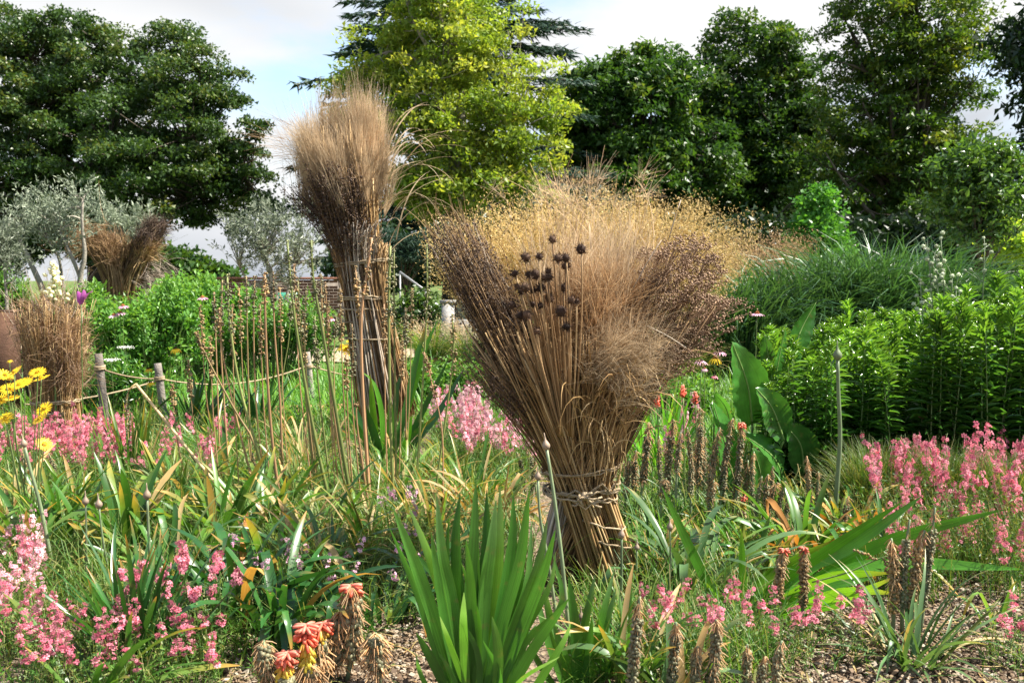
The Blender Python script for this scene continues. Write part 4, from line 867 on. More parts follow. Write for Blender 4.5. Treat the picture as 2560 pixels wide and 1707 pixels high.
# foreground sword leaves in front of the central sheaf
Yi = 3.25; ib = GY(1180, Yi)
th = thing('iris_clump', 'large upright fan of broad sword leaves at the bottom centre', 'plant', ib)
for (pts, w, f, dy) in [
    ([(1150, 1760), (1090, 1560), (1035, 1400), (983, 1270)], .050, .25, -.12), ([(1160, 1760), (1120, 1540), (1070, 1380), (1022, 1265)], .045, -.35, .02),
    ([(1170, 1760), (1130, 1500), (1105, 1380), (1092, 1240)], .046, .2, -.05), ([(1165, 1770), (1120, 1600), (1090, 1420), (1078, 1330)], .036, .5, -.15),
    ([(1180, 1760), (1150, 1500), (1140, 1350), (1150, 1235)], .050, -.3, .05), ([(1185, 1760), (1175, 1500), (1185, 1330), (1190, 1200)], .048, .3, -.02),
    ([(1190, 1760), (1180, 1540), (1175, 1440), (1165, 1350)], .040, .1, -.2), ([(1190, 1770), (1195, 1560), (1215, 1380), (1217, 1225)], .046, -.2, .06),
    ([(1195, 1760), (1210, 1500), (1228, 1360), (1240, 1250)], .054, .35, -.08), ([(1200, 1770), (1235, 1560), (1250, 1350), (1250, 1215)], .044, -.35, .02),
    ([(1205, 1760), (1250, 1540), (1280, 1350), (1283, 1235)], .046, .2, .0), ([(1210, 1760), (1255, 1560), (1300, 1400), (1323, 1225)], .048, -.15, -.05),
    ([(1215, 1770), (1290, 1560), (1345, 1410), (1368, 1300)], .044, .3, -.1), ([(1225, 1770), (1310, 1560), (1360, 1430), (1388, 1325)], .046, -.4, -.12),
    ([(1250, 1770), (1320, 1640), (1380, 1550), (1422, 1495)], .046, .25, -.2), ([(1140, 1770), (1080, 1650), (1040, 1580)], .036, .2, -.15),
    ([(1170, 1780), (1160, 1600), (1160, 1480)], .036, -.3, -.25), ([(1235, 1780), (1245, 1640), (1230, 1540)], .04, .4, -.22),
    ([(1200, 1760), (1225, 1600), (1270, 1480), (1310, 1390)], .044, .5, .08), ([(1180, 1760), (1130, 1620), (1100, 1540)], .03, -.5, -.2), ([(1260, 1780), (1300, 1700), (1400, 1640)], .018, .2, -.2),
    ([(1215, 1770), (1210, 1600), (1200, 1420)], .045, .6, .1), ([(1195, 1770), (1150, 1620), (1125, 1480), (1118, 1400)], .046, -.7, .1), ([(1225, 1760), (1270, 1600), (1330, 1480)], .04, .1, .1)]:
    traced(th, ib, pts, Yi, Yi + dy, w * .88, M['iris'], face=f)
    traced(th, ib, [(x + RNG.normal() * 16, y + 50 + 40 * RNG.random()) for x, y in pts], Yi, Yi + dy + .08, w * .6, M['iris'], face=-f)
ib = GY(1440, 3.4); th = thing('small_iris_clump', 'shorter fan of darker sword leaves at the foot of the central sheaf', 'plant', ib)
for (pts, w, f, dy) in [
    ([(1430, 1760), (1370, 1600), (1340, 1480)], .026, .2, .1), ([(1440, 1760), (1390, 1600), (1355, 1450)], .03, -.3, .05), ([(1440, 1770), (1440, 1600), (1422, 1440)], .036, .2, -.05), ([(1450, 1760), (1460, 1580), (1488, 1435)], .028, -.2, .02),
    ([(1455, 1760), (1490, 1600), (1535, 1425)], .028, .3, .0), ([(1460, 1770), (1500, 1620), (1540, 1470)], .026, -.4, .06), ([(1445, 1770), (1470, 1640), (1480, 1540)], .026, .1, -.1), ([(1430, 1770), (1410, 1640), (1370, 1540)], .03, .5, -.08),
    ([(1465, 1770), (1530, 1660), (1570, 1600)], .024, .2, -.05), ([(1420, 1770), (1350, 1660), (1320, 1600)], .024, -.2, .0), ([(1450, 1770), (1430, 1660), (1425, 1560)], .028, -.6, .08), ([(1450, 1770), (1500, 1690), (1515, 1560)], .022, -.6, .08)]:
    traced(th, ib, pts, 3.4, 3.4 + dy, w * 1.12, M['iris'], face=f)
# pleated fan leaning to the right
Yc = 4.15; cb_ = GY(1835, Yc); th = thing('crocosmia_clump', 'pleated light green leaves fanning low to the right above the gravel', 'plant', cb_)
for (pts, w, f, dy) in [
    ([(1845, 1590), (1780, 1480), (1715, 1350), (1655, 1215)], .036, .25, -.1), ([(1858, 1590), (1857, 1480), (1853, 1320)], .030, .1, -.15), ([(1840, 1600), (1930, 1470), (2060, 1380), (2255, 1255)], .05, .3, -.1),
    ([(1845, 1600), (1980, 1440), (2120, 1370), (2305, 1240)], .046, -.2, .0), ([(1850, 1600), (1960, 1500), (2080, 1440), (2230, 1432)], .05, .35, -.2), ([(1850, 1600), (2000, 1480), (2200, 1360), (2500, 1275)], .056, .15, .15),
    ([(1850, 1605), (1990, 1490), (2200, 1410), (2555, 1422)], .05, -.3, .1), ([(1855, 1605), (1990, 1530), (2120, 1490), (2240, 1440)], .048, .4, -.25), ([(1850, 1610), (1960, 1540), (2100, 1480), (2250, 1482)], .04, .1, -.3),
    ([(1845, 1600), (1920, 1500), (2010, 1430), (2150, 1330)], .048, -.35, .1), ([(1840, 1600), (1890, 1500), (1950, 1420), (2080, 1350)], .044, .4, .12), ([(1850, 1610), (1930, 1560), (2040, 1520), (2160, 1505)], .04, .2, -.3),
    ([(1840, 1605), (1870, 1500), (1920, 1430), (1980, 1400)], .04, .5, .1), ([(1835, 1605), (1810, 1530), (1760, 1450)], .03, -.3, -.05), ([(1850, 1605), (1940, 1520), (2050, 1470), (2180, 1445)], .046, -.5, -.05)]:
    traced(th, cb_, pts, Yc, Yc + dy, w * 1.2, M['crocosmia'], face=f, fold=.06)
sb = poly([P(2030, 1455, 3.95) - cb_, P(2120, 1430, 3.9) - cb_, P(2200, 1395, 3.88) - cb_, P(2260, 1385, 3.85) - cb_], 14); mb = MB(); tubes(mb, sb, .0032, 6); st_ = part(mb, 'seed_stem', M['green_stem'], th)
mb = MB()
for a, b in [((2190, 1400), (2140, 1375)), ((2215, 1395), (2248, 1470)), ((2230, 1390), (2275, 1390)), ((2210, 1398), (2225, 1450))]:
    s_ = np.linspace(0, 1, 12)[:, None]; pp = (P(*a, 3.88) - cb_) * (1 - s_) + (P(*b, 3.86) - cb_) * s_; scatter(mb, ICO, pp + RNG.normal(size=pp.shape) * .003, frames(RNG.normal(size=(12, 3))), np.full(12, .0062), tris=ICOT)
part(mb, 'seed_pods', M['brown_pod'], st_, kind='stuff')
# mid bed crocosmia below the tall sheaf
Ym = 7.1; mbs = GY(955, Ym); th = thing('crocosmia_stand', 'upright shaded sword leaves at the foot of the tall sheaf', 'plant', mbs)
for (pts, w, f, dy) in [([(950, 1190), (935, 1060), (925, 935)], .05, .3, -.2), ([(955, 1190), (955, 1050), (935, 960), (905, 930)], .05, .8, -.1), ([(960, 1190), (985, 1050), (995, 960), (1010, 925)], .05, -.3, 0), ([(965, 1190), (1010, 1040), (1040, 900), (1072, 795)], .05, .2, 0), ([(960, 1190), (1020, 1020), (1060, 880), (1095, 800)], .045, -.2, .1),
    ([(945, 1190), (910, 1080), (870, 980)], .05, .3, .1), ([(945, 1190), (900, 1080), (850, 1010)], .045, .6, -.1), ([(970, 1190), (1030, 1080), (1080, 980), (1120, 900)], .045, .3, 0), ([(970, 1190), (1060, 1080), (1110, 1010), (1160, 920)], .05, -.3, .1), ([(955, 1195), (975, 1080), (975, 990)], .055, .1, -.3),
    ([(950, 1195), (905, 1110), (855, 1075)], .045, .4, -.2), ([(965, 1195), (1010, 1120), (1030, 1040)], .05, .2, -.25), ([(958, 1195), (940, 1100), (905, 1000)], .06, .1, -.25), ([(968, 1195), (1020, 1100), (1090, 1040)], .05, .5, -.1)]:
    traced(th, mbs, pts, Ym, Ym + dy, w, M['crocosmia'] if RNG.random() < .35 else M['daylily_dark'], face=f)

CL = [  # label, px, py, n, length, width, lean, bend, material, profile, kink, dry
    ('arching pale edged strap leaves at the left edge above the pale pink flowers', 80, 1440, 26, .52, .026, (.1, .6), (.6, 1.9), 'daylily', 'strap', .3, ('daylily_dry', .25)),
    ('broad upright strap leaves below the three left hand bud stems', 320, 1430, 22, .50, .036, (.05, .4), (.2, 1.0), 'daylily', 'strap', .15, ('daylily_dry', .12)),
    ('broad bright strap leaves at the foot of the fallen stalk', 545, 1400, 26, .50, .036, (.1, .6), (.3, 1.3), 'daylily', 'strap', .25, ('daylily_dry', .1)),
    ('strap leaves folding over in front of the leaning seed stalks', 660, 1375, 26, .50, .032, (.1, .6), (.4, 1.5), 'daylily', 'strap', .3, ('daylily_dry', .15)),
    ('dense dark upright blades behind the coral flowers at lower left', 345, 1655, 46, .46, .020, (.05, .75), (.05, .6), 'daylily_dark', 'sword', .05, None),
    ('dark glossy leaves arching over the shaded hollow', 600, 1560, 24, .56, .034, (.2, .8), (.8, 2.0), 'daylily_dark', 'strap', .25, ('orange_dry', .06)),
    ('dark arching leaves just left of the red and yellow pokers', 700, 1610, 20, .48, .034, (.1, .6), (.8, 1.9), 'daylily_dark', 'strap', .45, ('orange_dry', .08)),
    ('arching leaves on the gravel left of the big sword leaves', 960, 1560, 16, .50, .024, (.4, 1.0), (.6, 1.4), 'daylily_dark', 'strap', .1, ('daylily_dry', .15)),
    ('half withered strap leaves below the thick green seed stalks', 790, 1400, 34, .5, .020, (.1, .8), (.5, 1.8), 'daylily_dry', 'strap', .4, ('daylily', .35)),
    ('straw coloured withered leaves left of the big sword leaves', 930, 1410, 44, .52, .018, (.1, .9), (.4, 1.8), 'daylily_dry', 'narrow', .4, ('daylily', .2)),
    ('tangle of bleached dry leaves behind the big sword leaves', 1080, 1370, 46, .5, .018, (.1, .9), (.4, 1.7), 'daylily_dry', 'narrow', .4, ('daylily', .18)),
    ('orange and yellow dying leaves left of the central sheaf foot', 1225, 1340, 34, .46, .022, (.1, .8), (.5, 1.9), 'daylily_dry', 'strap', .45, ('orange_dry', .2)),
    ('green strap leaves right of the seed stalk feet', 1010, 1270, 28, .5, .02, (.1, .7), (.4, 1.4), 'daylily', 'strap', .25, ('daylily_dry', .5)),
    ('green strap leaves behind the bent stalk below the pink drift', 450, 1290, 26, .46, .028, (.1, .7), (.3, 1.4), 'daylily', 'strap', .25, ('daylily_dry', .2)),
    ('low strap leaves under the left pink drift', 190, 1320, 24, .42, .024, (.1, .7), (.4, 1.5), 'daylily', 'strap', .25, ('daylily_dry', .25)),
    ('strap leaves at the feet of the reddish seed stalk', 730, 1270, 26, .46, .026, (.1, .7), (.3, 1.3), 'daylily', 'strap', .2, ('daylily_dry', .35)),
    ('strap leaves half way along the fallen stalk', 560, 1240, 24, .44, .026, (.1, .6), (.3, 1.2), 'daylily', 'strap', .2, ('daylily_dry', .3)),
    ('thin blades standing in the pink drift beside the bent stalk', 330, 1230, 26, .62, .018, (.03, .3), (.05, .5), 'daylily', 'sword', .08, ('daylily_dry', .15)),
    ('broad pale leaves arching from the foot of the central sheaf to the right', 1730, 1490, 18, .56, .036, (.3, .9), (.7, 1.7), 'glaucous', 'strap', .15, ('daylily_dry', .1)),
    ('green and orange dying leaves behind the pleated fan', 2010, 1420, 28, .46, .026, (.1, .7), (.5, 1.8), 'daylily', 'strap', .4, ('orange_dry', .18)),
    ('orange edged leaves below the thick bud stem', 2120, 1370, 24, .42, .026, (.1, .8), (.5, 1.8), 'daylily', 'strap', .4, ('orange_dry', .22)),
    ('strap leaves in front of the small leaved spent pokers', 1900, 1440, 22, .32, .026, (.1, .7), (.5, 1.6), 'daylily', 'strap', .35, ('daylily_dry', .2)),
    ('fresh low leaves at the lower edge right of the small sword fan', 1560, 1700, 24, .34, .02, (.1, .8), (.4, 1.4), 'daylily', 'strap', .2, ('daylily_dry', .12)),
    ('curled leaf tuft at the bottom edge beside the near spent spikes', 1680, 1760, 12, .34, .03, (.1, .5), (.8, 2.2), 'glaucous', 'strap', .3, ('daylily_dry', .2)),
    ('grey green rosette on the gravel below the four dark seed spikes', 2285, 1650, 40, .40, .0155, (.25, 1.1), (.4, 1.3), 'glaucous', 'narrow', .06, ('daylily_dry', .08)),
    ('thin leaf tuft at the right edge of the gravel', 2500, 1560, 8, .3, .018, (.2, .9), (.5, 1.4), 'daylily', 'strap', .2, None),
    ('pale edged strap leaves beside the bud stem, right of the three', 430, 1480, 26, .46, .028, (.1, .7), (.5, 1.7), 'daylily', 'strap', .35, ('daylily_dry', .2)),
    ('strap leaves at the left edge under the yellow daisies', 30, 1330, 26, .46, .024, (.1, .7), (.5, 1.6), 'daylily', 'strap', .3, ('daylily_dry', .3)),
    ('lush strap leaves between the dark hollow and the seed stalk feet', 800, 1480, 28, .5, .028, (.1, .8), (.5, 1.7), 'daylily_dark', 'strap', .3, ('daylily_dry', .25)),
    ('narrow upright blades left of the thick curved bud stem', 150, 1390, 22, .5, .022, (.05, .5), (.2, 1.2), 'daylily', 'sword', .2, ('daylily_dry', .15)),
    ('broad light leaves right of the dark arching ones', 720, 1490, 24, .46, .032, (.1, .7), (.6, 1.7), 'daylily', 'strap', .3, ('daylily_dry', .15)),
    ('mixed green and tan leaves in front of the blush pink haze', 1180, 1290, 30, .46, .02, (.1, .8), (.4, 1.6), 'daylily', 'strap', .3, ('daylily_dry', .45)),
    ('green leaves crowding the shaded foot of the central sheaf on its right', 1640, 1440, 30, .30, .018, (.1, .8), (.4, 1.5), 'daylily_dark', 'strap', .2, ('daylily_dry', .2)),
    ('low arching leaves between the spent pokers and the pleated fan', 1800, 1400, 28, .30, .02, (.1, .8), (.4, 1.6), 'daylily', 'strap', .25, ('daylily_dry', .2)),
    ('leaves under the right pink drift', 2200, 1440, 18, .4, .02, (.1, .8), (.4, 1.5), 'daylily', 'strap', .25, ('orange_dry', .15)),
    ('twisted leaves crossing the pink flowers in the lower left corner', 240, 1740, 10, .42, .026, (.5, 1.2), (.3, 1.0), 'daylily', 'strap', .1, None)]
for (lab, px, py, n, L, w, le, be, mt, pr, kk, dr) in CL:
    clump('strap_leaf_clump', lab, G(px, py), int(n * 1.7), L * 1.14, w * 1.08, le, be, M[mt], .07, pr, kk, True, None, dry=dr)
# further back the leaves run together
for (lab, px, Y, n, L, w, le, be, mt) in [
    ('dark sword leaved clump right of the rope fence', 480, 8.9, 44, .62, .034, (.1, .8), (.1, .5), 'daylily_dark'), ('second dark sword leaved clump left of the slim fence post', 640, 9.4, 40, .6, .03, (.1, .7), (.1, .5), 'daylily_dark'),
    ('tufted green blades in front of the edging board', 560, 7.6, 60, .5, .02, (.1, .8), (.3, 1.2), 'daylily'), ('yellowing blades behind the seed stalks', 760, 7.4, 60, .5, .018, (.1, .8), (.3, 1.2), 'daylily_dry'),
    ('green blades leaning out right of the central sheaf', 1655, 6.9, 50, .8, .024, (.05, .5), (.1, .6), 'crocosmia'), ('leaf clump left of the central sheaf under the pink haze', 1150, 6.0, 60, .5, .018, (.1, .8), (.3, 1.3), 'daylily'),
    ('shaded blades in front of the goldenrod', 2150, 6.3, 40, .4, .022, (.1, .8), (.3, 1.3), 'daylily')]:
    clump('sword_leaf_clump', lab, GY(px, Y), n, L, w, le, be, M[mt], .12, 'sword', .1, False)

# ------------------------------------------------------------------ filler grass
def grass_patch(label, quads_, n, length, width, mt, lean=(.0, .9), bend=(.2, 1.6), K=4, name='grass'):
    mb = MB(); pos = []
    for (x0, x1, Y0, Y1, w) in quads_:
        k = int(n * w); Yv = RNG.uniform(Y0, Y1, k); px = RNG.uniform(x0, x1, k); pos.append(np.stack([(px - 1280) / F * Yv, Yv, np.full(k, -.01)], -1))
    pos = np.concatenate(pos); N = len(pos)
    # tufts
    tc = pos[RNG.integers(0, N, max(N // 26, 1))]; ti = RNG.integers(0, len(tc), N); k = RNG.random(N) < .75; pos[k] = tc[ti][k] + RNG.normal(size=(k.sum(), 3)) * np.array([.05, .05, 0])
    tt = np.clip(RNG.random(len(tc))[ti] * .6 + RNG.random(N) * .4, 0, 1)
    p_, s_ = blade_paths(pos, RNG.uniform(0, 6.28, N), RNG.uniform(*lean, N), RNG.uniform(*bend, N), length * RNG.uniform(.45, 1.15, N) * (0.7 + .6 * RNG.random(len(tc))[ti]), K, drift=RNG.normal(0, .4, N))
    p_[:, :, 2] = np.maximum(p_[:, :, 2], -.01); ribbons(mb, p_, s_, width * RNG.uniform(.6, 1.3, N), t=tt, prof=np.linspace(1, .1, K) ** .6)
    return setting(mb, name, M[mt], kind='stuff', label=label)
grass_patch('yellow green meadow grass running through the left bed', [(-80, 1000, 6.0, 9.6, .7), (-80, 1000, 4.8, 6.0, .12), (900, 1300, 5.4, 7.5, .18)], 11000, .30, .0085, 'grass')
grass_patch('sparse grass and low leaves behind the central sheaf', [(1080, 1500, 7.0, 13.5, .5), (1560, 1900, 7.0, 12.5, .5)], 7000, .34, .012, 'meadow')
grass_patch('low green growth right of the central sheaf', [(1560, 2250, 5.0, 7.2, .8), (2100, 2560, 6.3, 7.4, .2)], 5000, .24, .010, 'grass')
grass_patch('grass running on past the right end of the bed', [(2560, 3300, 4.5, 11.0, 1.0)], 3000, .4, .012, 'grass')
grass_patch('grass running on past the left end of the bed', [(-700, -60, 4.0, 11.0, 1.0)], 3000, .4, .012, 'grass')
grass_patch('green growth around the rope fence', [(-80, 1080, 9.5, 15.0, 1.0)], 9000, .42, .016, 'meadow')
grass_patch('fine tangle of green and straw blades through the left bed', [(-80, 1320, 4.0, 6.2, 1.0)], 6500, .42, .0055, 'fine_grass', (.0, 1.0), (.4, 2.0))
grass_patch('fine tangle of blades around the spent torch lilies', [(1540, 2200, 4.4, 6.4, 1.0)], 3000, .22, .0055, 'grass', (.0, 1.0), (.4, 2.0))
grass_patch('thin scattered grass at the front of the bed', [(-50, 900, 3.6, 4.6, .55), (1450, 1950, 3.3, 4.6, .45)], 4600, .26, .006, 'grass')

# ------------------------------------------------------------------ goldenrod
def goldenrod_meshes():
    out_ = []
    for v in range(6):
        H = 1.0; K = 12; lx, ly = RNG.normal(0, .05, 2); s = np.linspace(0, 1, K); pth = np.stack([lx * s ** 2, ly * s ** 2, H * s], -1)
        a = MB(); tubes(a, pth, np.linspace(.005, .0015, K), 5); b = MB(); n = 112; f = np.concatenate([np.linspace(.06, .93, 84), np.linspace(.93, 1.0, 28)]); az = np.arange(n) * 2.399 + RNG.normal(size=n) * .2
        L = np.where(f < .9, .13 - .04 * f, .12 * (1.04 - f) * 4.6 + .016) * RNG.uniform(.8, 1.2, n); el = np.where(f < .85, RNG.uniform(-.1, .55, n), RNG.uniform(.5, 1.1, n))
        d = np.stack([np.cos(az) * np.cos(el), np.sin(az) * np.cos(el), np.sin(el)], -1); pos = np.stack([np.interp(f, s, pth[:, 0]), np.interp(f, s, pth[:, 1]), f * H], -1)
        R = frames(d, np.array([0, 0, 1.0]) + RNG.normal(size=(n, 3)) * .25); scatter(b, LEAF, pos, R, np.stack([L * .21, L, L], -1), quads=LEAFQ, tris=LEAFT, t=np.clip(f * .7 + RNG.random(n) * .3, 0, 1), tu=uv_of(LEAF))  # colour darker low, brighter at the tops: high sun painted into the leaves
        out_.append((a.mesh('stem', M['green_stem']), b.mesh('leaves', M['goldenrod'])))
    return out_
GR = goldenrod_meshes()
def goldenrod(label, spots):
    c = np.mean([s[0] for s in spots], 0); c[2] = 0; th = thing('goldenrod_clump', label, 'plant', c)
    for p, h in spots:
        a, b = GR[RNG.integers(6)]; o = link('stem', a, th, p - c); s = RNG.uniform(.95, 1.2) * (.5 + .5 * h); o.scale = (s, s, h); o.rotation_euler = (RNG.normal() * .05, RNG.normal() * .05, RNG.uniform(0, 6.28))
        link('leaves', b, o)
def spots(x0, x1, Y0, Y1, n, topf):
    r = []
    for _ in range(n):
        Y = RNG.uniform(Y0, Y1); x = RNG.uniform(x0, x1); z = P(x, topf(x) + 14 + RNG.normal() * 34 + (Y1 - Y) * 40, Y)[2]; r.append((GY(x, Y), max(.35, z)))
    return r
goldenrod('dense leafy green goldenrod clump with spiky tops beside the big leaves', spots(1915, 2310, 6.1, 7.9, 115, lambda x: np.interp(x, [1850, 1990, 2060, 2180, 2310], [880, 810, 800, 775, 800])))
goldenrod('taller goldenrod clump cut by the right picture edge', spots(2310, 2900, 6.1, 7.6, 140, lambda x: np.interp(x, [2310, 2400, 2440, 2480, 2530, 2640], [770, 690, 790, 750, 690, 680])))
# ------------------------------------------------------------------ big leaved plant
def big_leaf(th, base, pts, width, mt, face, Y0, Y1, cup=.12):
    n = len(pts); K = 22; p = poly([P(x, y, Y0 + (Y1 - Y0) * i / (n - 1)) - base for i, (x, y) in enumerate(pts)], K); tan = nrm(np.gradient(p, axis=0)); side = nrm(np.cross(tan, [0, 1.0, 0])); side = twist(p[None], side[None], np.array([face]))[0]; nor = np.cross(tan, side)
    u = np.linspace(0, 1, K); prof = np.clip(np.sin(np.pi * np.clip(u * .93 + .07, 0, 1)) ** .62, .0, 1) * (1 - .25 * u); C = 9; V = np.zeros((K, C, 3)); T = np.zeros((K, C, 3))
    for c in range(C):
        x = (c - 4) / 4; w = width * prof * (1 + .05 * np.sin(u * 60 + c) * (abs(x) == 1)); wav = (.0045 * np.sin(u * 40 + 2 * np.sign(x) - abs(x) * 5) + .010 * np.sin(u * 7 + 2 * np.sign(x)) * abs(x)) * abs(x) * (width / .2)
        V[:, c] = p + side * (x * w / 2)[:, None] + nor * (cup * width * x * x * prof + wav)[:, None]; T[:, c] = np.stack([np.full(K, .5), u, np.full(K, x)], -1)
    idx = np.arange(K * C).reshape(K, C); mb = MB(); mb.add(V, quads=np.stack([idx[:-1, :-1], idx[:-1, 1:], idx[1:, 1:], idx[1:, :-1]], -1).reshape(-1, 4), tuv=T); o = part(mb, 'leaf', mt, th)
    mb = MB(); tubes(mb, p + nor * .002, np.linspace(.0065, .0015, K) * (width / .2) ** .5, 6); part(mb, 'midrib', M['midrib'], o)
    g = base * 0; mb = MB(); tubes(mb, bez(np.array([p[0][0] * .3, p[0][1] * .3, 0.0]), np.array([p[0][0] * .7, p[0][1] * .5, p[0][2] * .5]), p[0], 8), .007, 6); part(mb, 'leaf_stalk', M['midrib'], th)
bb = GY(1880, 6.35); th = thing('prairie_dock', 'plant with huge paddle shaped leaves left of the goldenrod', 'plant', bb)
for a in [([(1880, 1060), (1868, 960), (1830, 855)], .30, .35, 6.8, 6.6), ([(1935, 960), (1950, 880), (1965, 812)], .13, .9, 7.0, 7.0), ([(1930, 940), (1920, 880), (1912, 838)], .12, -.6, 7.1, 7.1), ([(1985, 900), (2000, 830), (2040, 755)], .20, .5, 7.2, 7.3), ([(1960, 1100), (1930, 1020), (1890, 970)], .22, .3, 6.6, 6.5),
          ([(1840, 1220), (1810, 1100), (1780, 1000)], .24, .7, 6.7, 6.7), ([(1830, 1080), (1815, 1020), (1785, 980)], .12, -.8, 6.9, 6.9), ([(1910, 1300), (1900, 1180), (1880, 1120)], .20, .4, 6.2, 6.1), ([(1960, 1200), (1930, 1140), (1850, 1080)], .22, 1.0, 6.6, 6.5), ([(2010, 1180), (2000, 1110), (1960, 1060)], .24, .2, 6.7, 6.6),
          ([(2330, 960), (2320, 880), (2300, 800)], .24, .6, 7.4, 7.4), ([(2370, 1010), (2350, 950), (2330, 900)], .22, .3, 7.2, 7.1)]:
    if a[0][0][0] > 2200: continue
    big_leaf(th, bb, a[0], a[1], M['big_leaf'], a[2], a[3] - .55, a[4] - .55)
bb = GY(2345, 7.4); th = thing('lone_prairie_dock', 'pair of huge leaves between the two goldenrod clumps', 'plant', bb)
for a in [([(2335, 960), (2322, 880), (2300, 790)], .26, .5, 7.2, 7.1), ([(2375, 1020), (2352, 960), (2325, 890)], .24, .3, 7.1, 7.0)]: big_leaf(th, bb, a[0], a[1], M['big_leaf'], a[2], a[3], a[4])

# ------------------------------------------------------------------ ornamental grasses
def mound(label, px, Y, n, length, width, mt, R=.6, name='ornamental_grass', lean=(.0, .8), bend=(.9, 2.1)):
    th = thing(name, label, 'grass', GY(px, Y)); a = RNG.uniform(0, 6.28, n); r = R * np.sqrt(RNG.random(n)); b = np.stack([np.cos(a) * r, np.sin(a) * r, np.zeros(n)], -1); lf = length * RNG.uniform(.65, 1.12, n)
    p_, s_ = blade_paths(b, a + RNG.normal(size=n) * .6, RNG.uniform(*lean, n) * r / R, RNG.uniform(*bend, n), lf, 7, p=2.4, drift=RNG.normal(0, .5, n)); p_[:, :, 2] = np.maximum(p_[:, :, 2], .0)
    mb = MB(); ribbons(mb, p_, twist(p_, s_, RNG.normal(0, .5, n)), width * RNG.uniform(.7, 1.2, n), prof=np.array([.7, 1, 1, .97, .85, .6, .08])); part(mb, 'blades', M[mt], th, kind='stuff'); return th
for (l, x, Y, L) in [('left end of the arching dark green grass bank behind the goldenrod', 1830, 14.2, 2.0), ('arching dark green grass behind the pink coneflower', 1950, 14.8, 2.2), ('arching dark green grass below the bright sapling', 2070, 15.0, 2.5), ('tallest arching dark green grass right of the sapling', 2190, 15.2, 2.7), ('arching dark green grass left of the small tree trunk', 2310, 15.2, 2.5), ('grass at the right end of the grass bank', 2420, 15.5, 2.1)]:
    mound(l, x, Y, 1300, L * .86, .022, 'blue_grass', .6)
def stipa(label, px, Y, n, H, R, mt='gold_seed', ns=90):
    th = thing('feather_grass', label, 'grass', GY(px, Y)); a = RNG.uniform(0, 6.28, n); r = .25 * np.sqrt(RNG.random(n)); b = np.stack([np.cos(a) * r, np.sin(a) * r, np.zeros(n)], -1)
    p_, s_ = blade_paths(b, a, RNG.uniform(.0, R, n), RNG.uniform(.1, .9, n), H * RNG.uniform(.8, 1.12, n), 10, p=2.2); mb = MB(); ribbons(mb, p_[:, [0, 4, 6, 8, 9]], s_[:, [0, 4, 6, 8, 9]], np.full(n, .004)); part(mb, 'stems', M['straw'], th, kind='stuff')
    mb = MB(); N = n * ns; i = np.repeat(np.arange(n), ns); s = RNG.uniform(.62, 1.0, N) * 9; k = np.minimum(s.astype(int), 8); f = (s - k)[:, None]; c = p_[i, k] * (1 - f) + p_[i, k + 1] * f
    pos = c + RNG.normal(size=c.shape) * .075; z = RNG.uniform(.018, .042, N); scatter(mb, SLIM, pos, frames(RNG.normal(size=(N, 3)) * .7 + np.array([.2, 0, -.7])), np.stack([z * .42, z, z], -1), tris=TRIT); part(mb, 'spikelets', M[mt], th, kind='stuff', smooth=False)
    m2 = 500; aa = RNG.uniform(0, 6.28, m2); bb_ = np.stack([np.cos(aa) * .2, np.sin(aa) * .2, np.zeros(m2)], -1); q_, t_ = blade_paths(bb_, aa, RNG.uniform(.1, .6, m2), RNG.uniform(.8, 1.8, m2), RNG.uniform(.5, 1.0, m2), 8); mb = MB(); ribbons(mb, q_, t_, np.full(m2, .008)); part(mb, 'blades', M['grass'], th, kind='stuff')
stipa('golden airy feather grass above the left of the central sheaf', 1265, 12.4, 250, 2.15, .30); stipa('tallest golden feather grass directly behind the central sheaf', 1420, 12.0, 330, 2.35, .32); stipa('golden feather grass right of the tallest one', 1575, 12.2, 330, 2.3, .32); stipa('golden feather grass at the right end of the cloud', 1690, 12.8, 220, 2.2, .25)
stipa('tawny feather grass half hidden in shade right of the golden cloud', 1905, 17.0, 170, 2.1, .18, 'fluff_brown')
stipa('small tan grass tuft by the pale path', 1085, 16.5, 60, .75, .4, 'fluff', 30); stipa('second small tan grass tuft beside the path left of the central sheaf', 1180, 15.8, 60, .8, .4, 'fluff', 30)
for (l, x, Y) in [('fine hazy grass mound at the left of the right pink drift', 2210, 5.7), ('fine hazy grass mound among the right pink flowers', 2380, 5.6), ('fine hazy grass mound at the right edge', 2540, 5.4)]: mound(l, x, Y, 1500, .48, .0042, 'fine_grass', .16, 'fine_grass_mound', (.0, .9), (.3, 1.3))

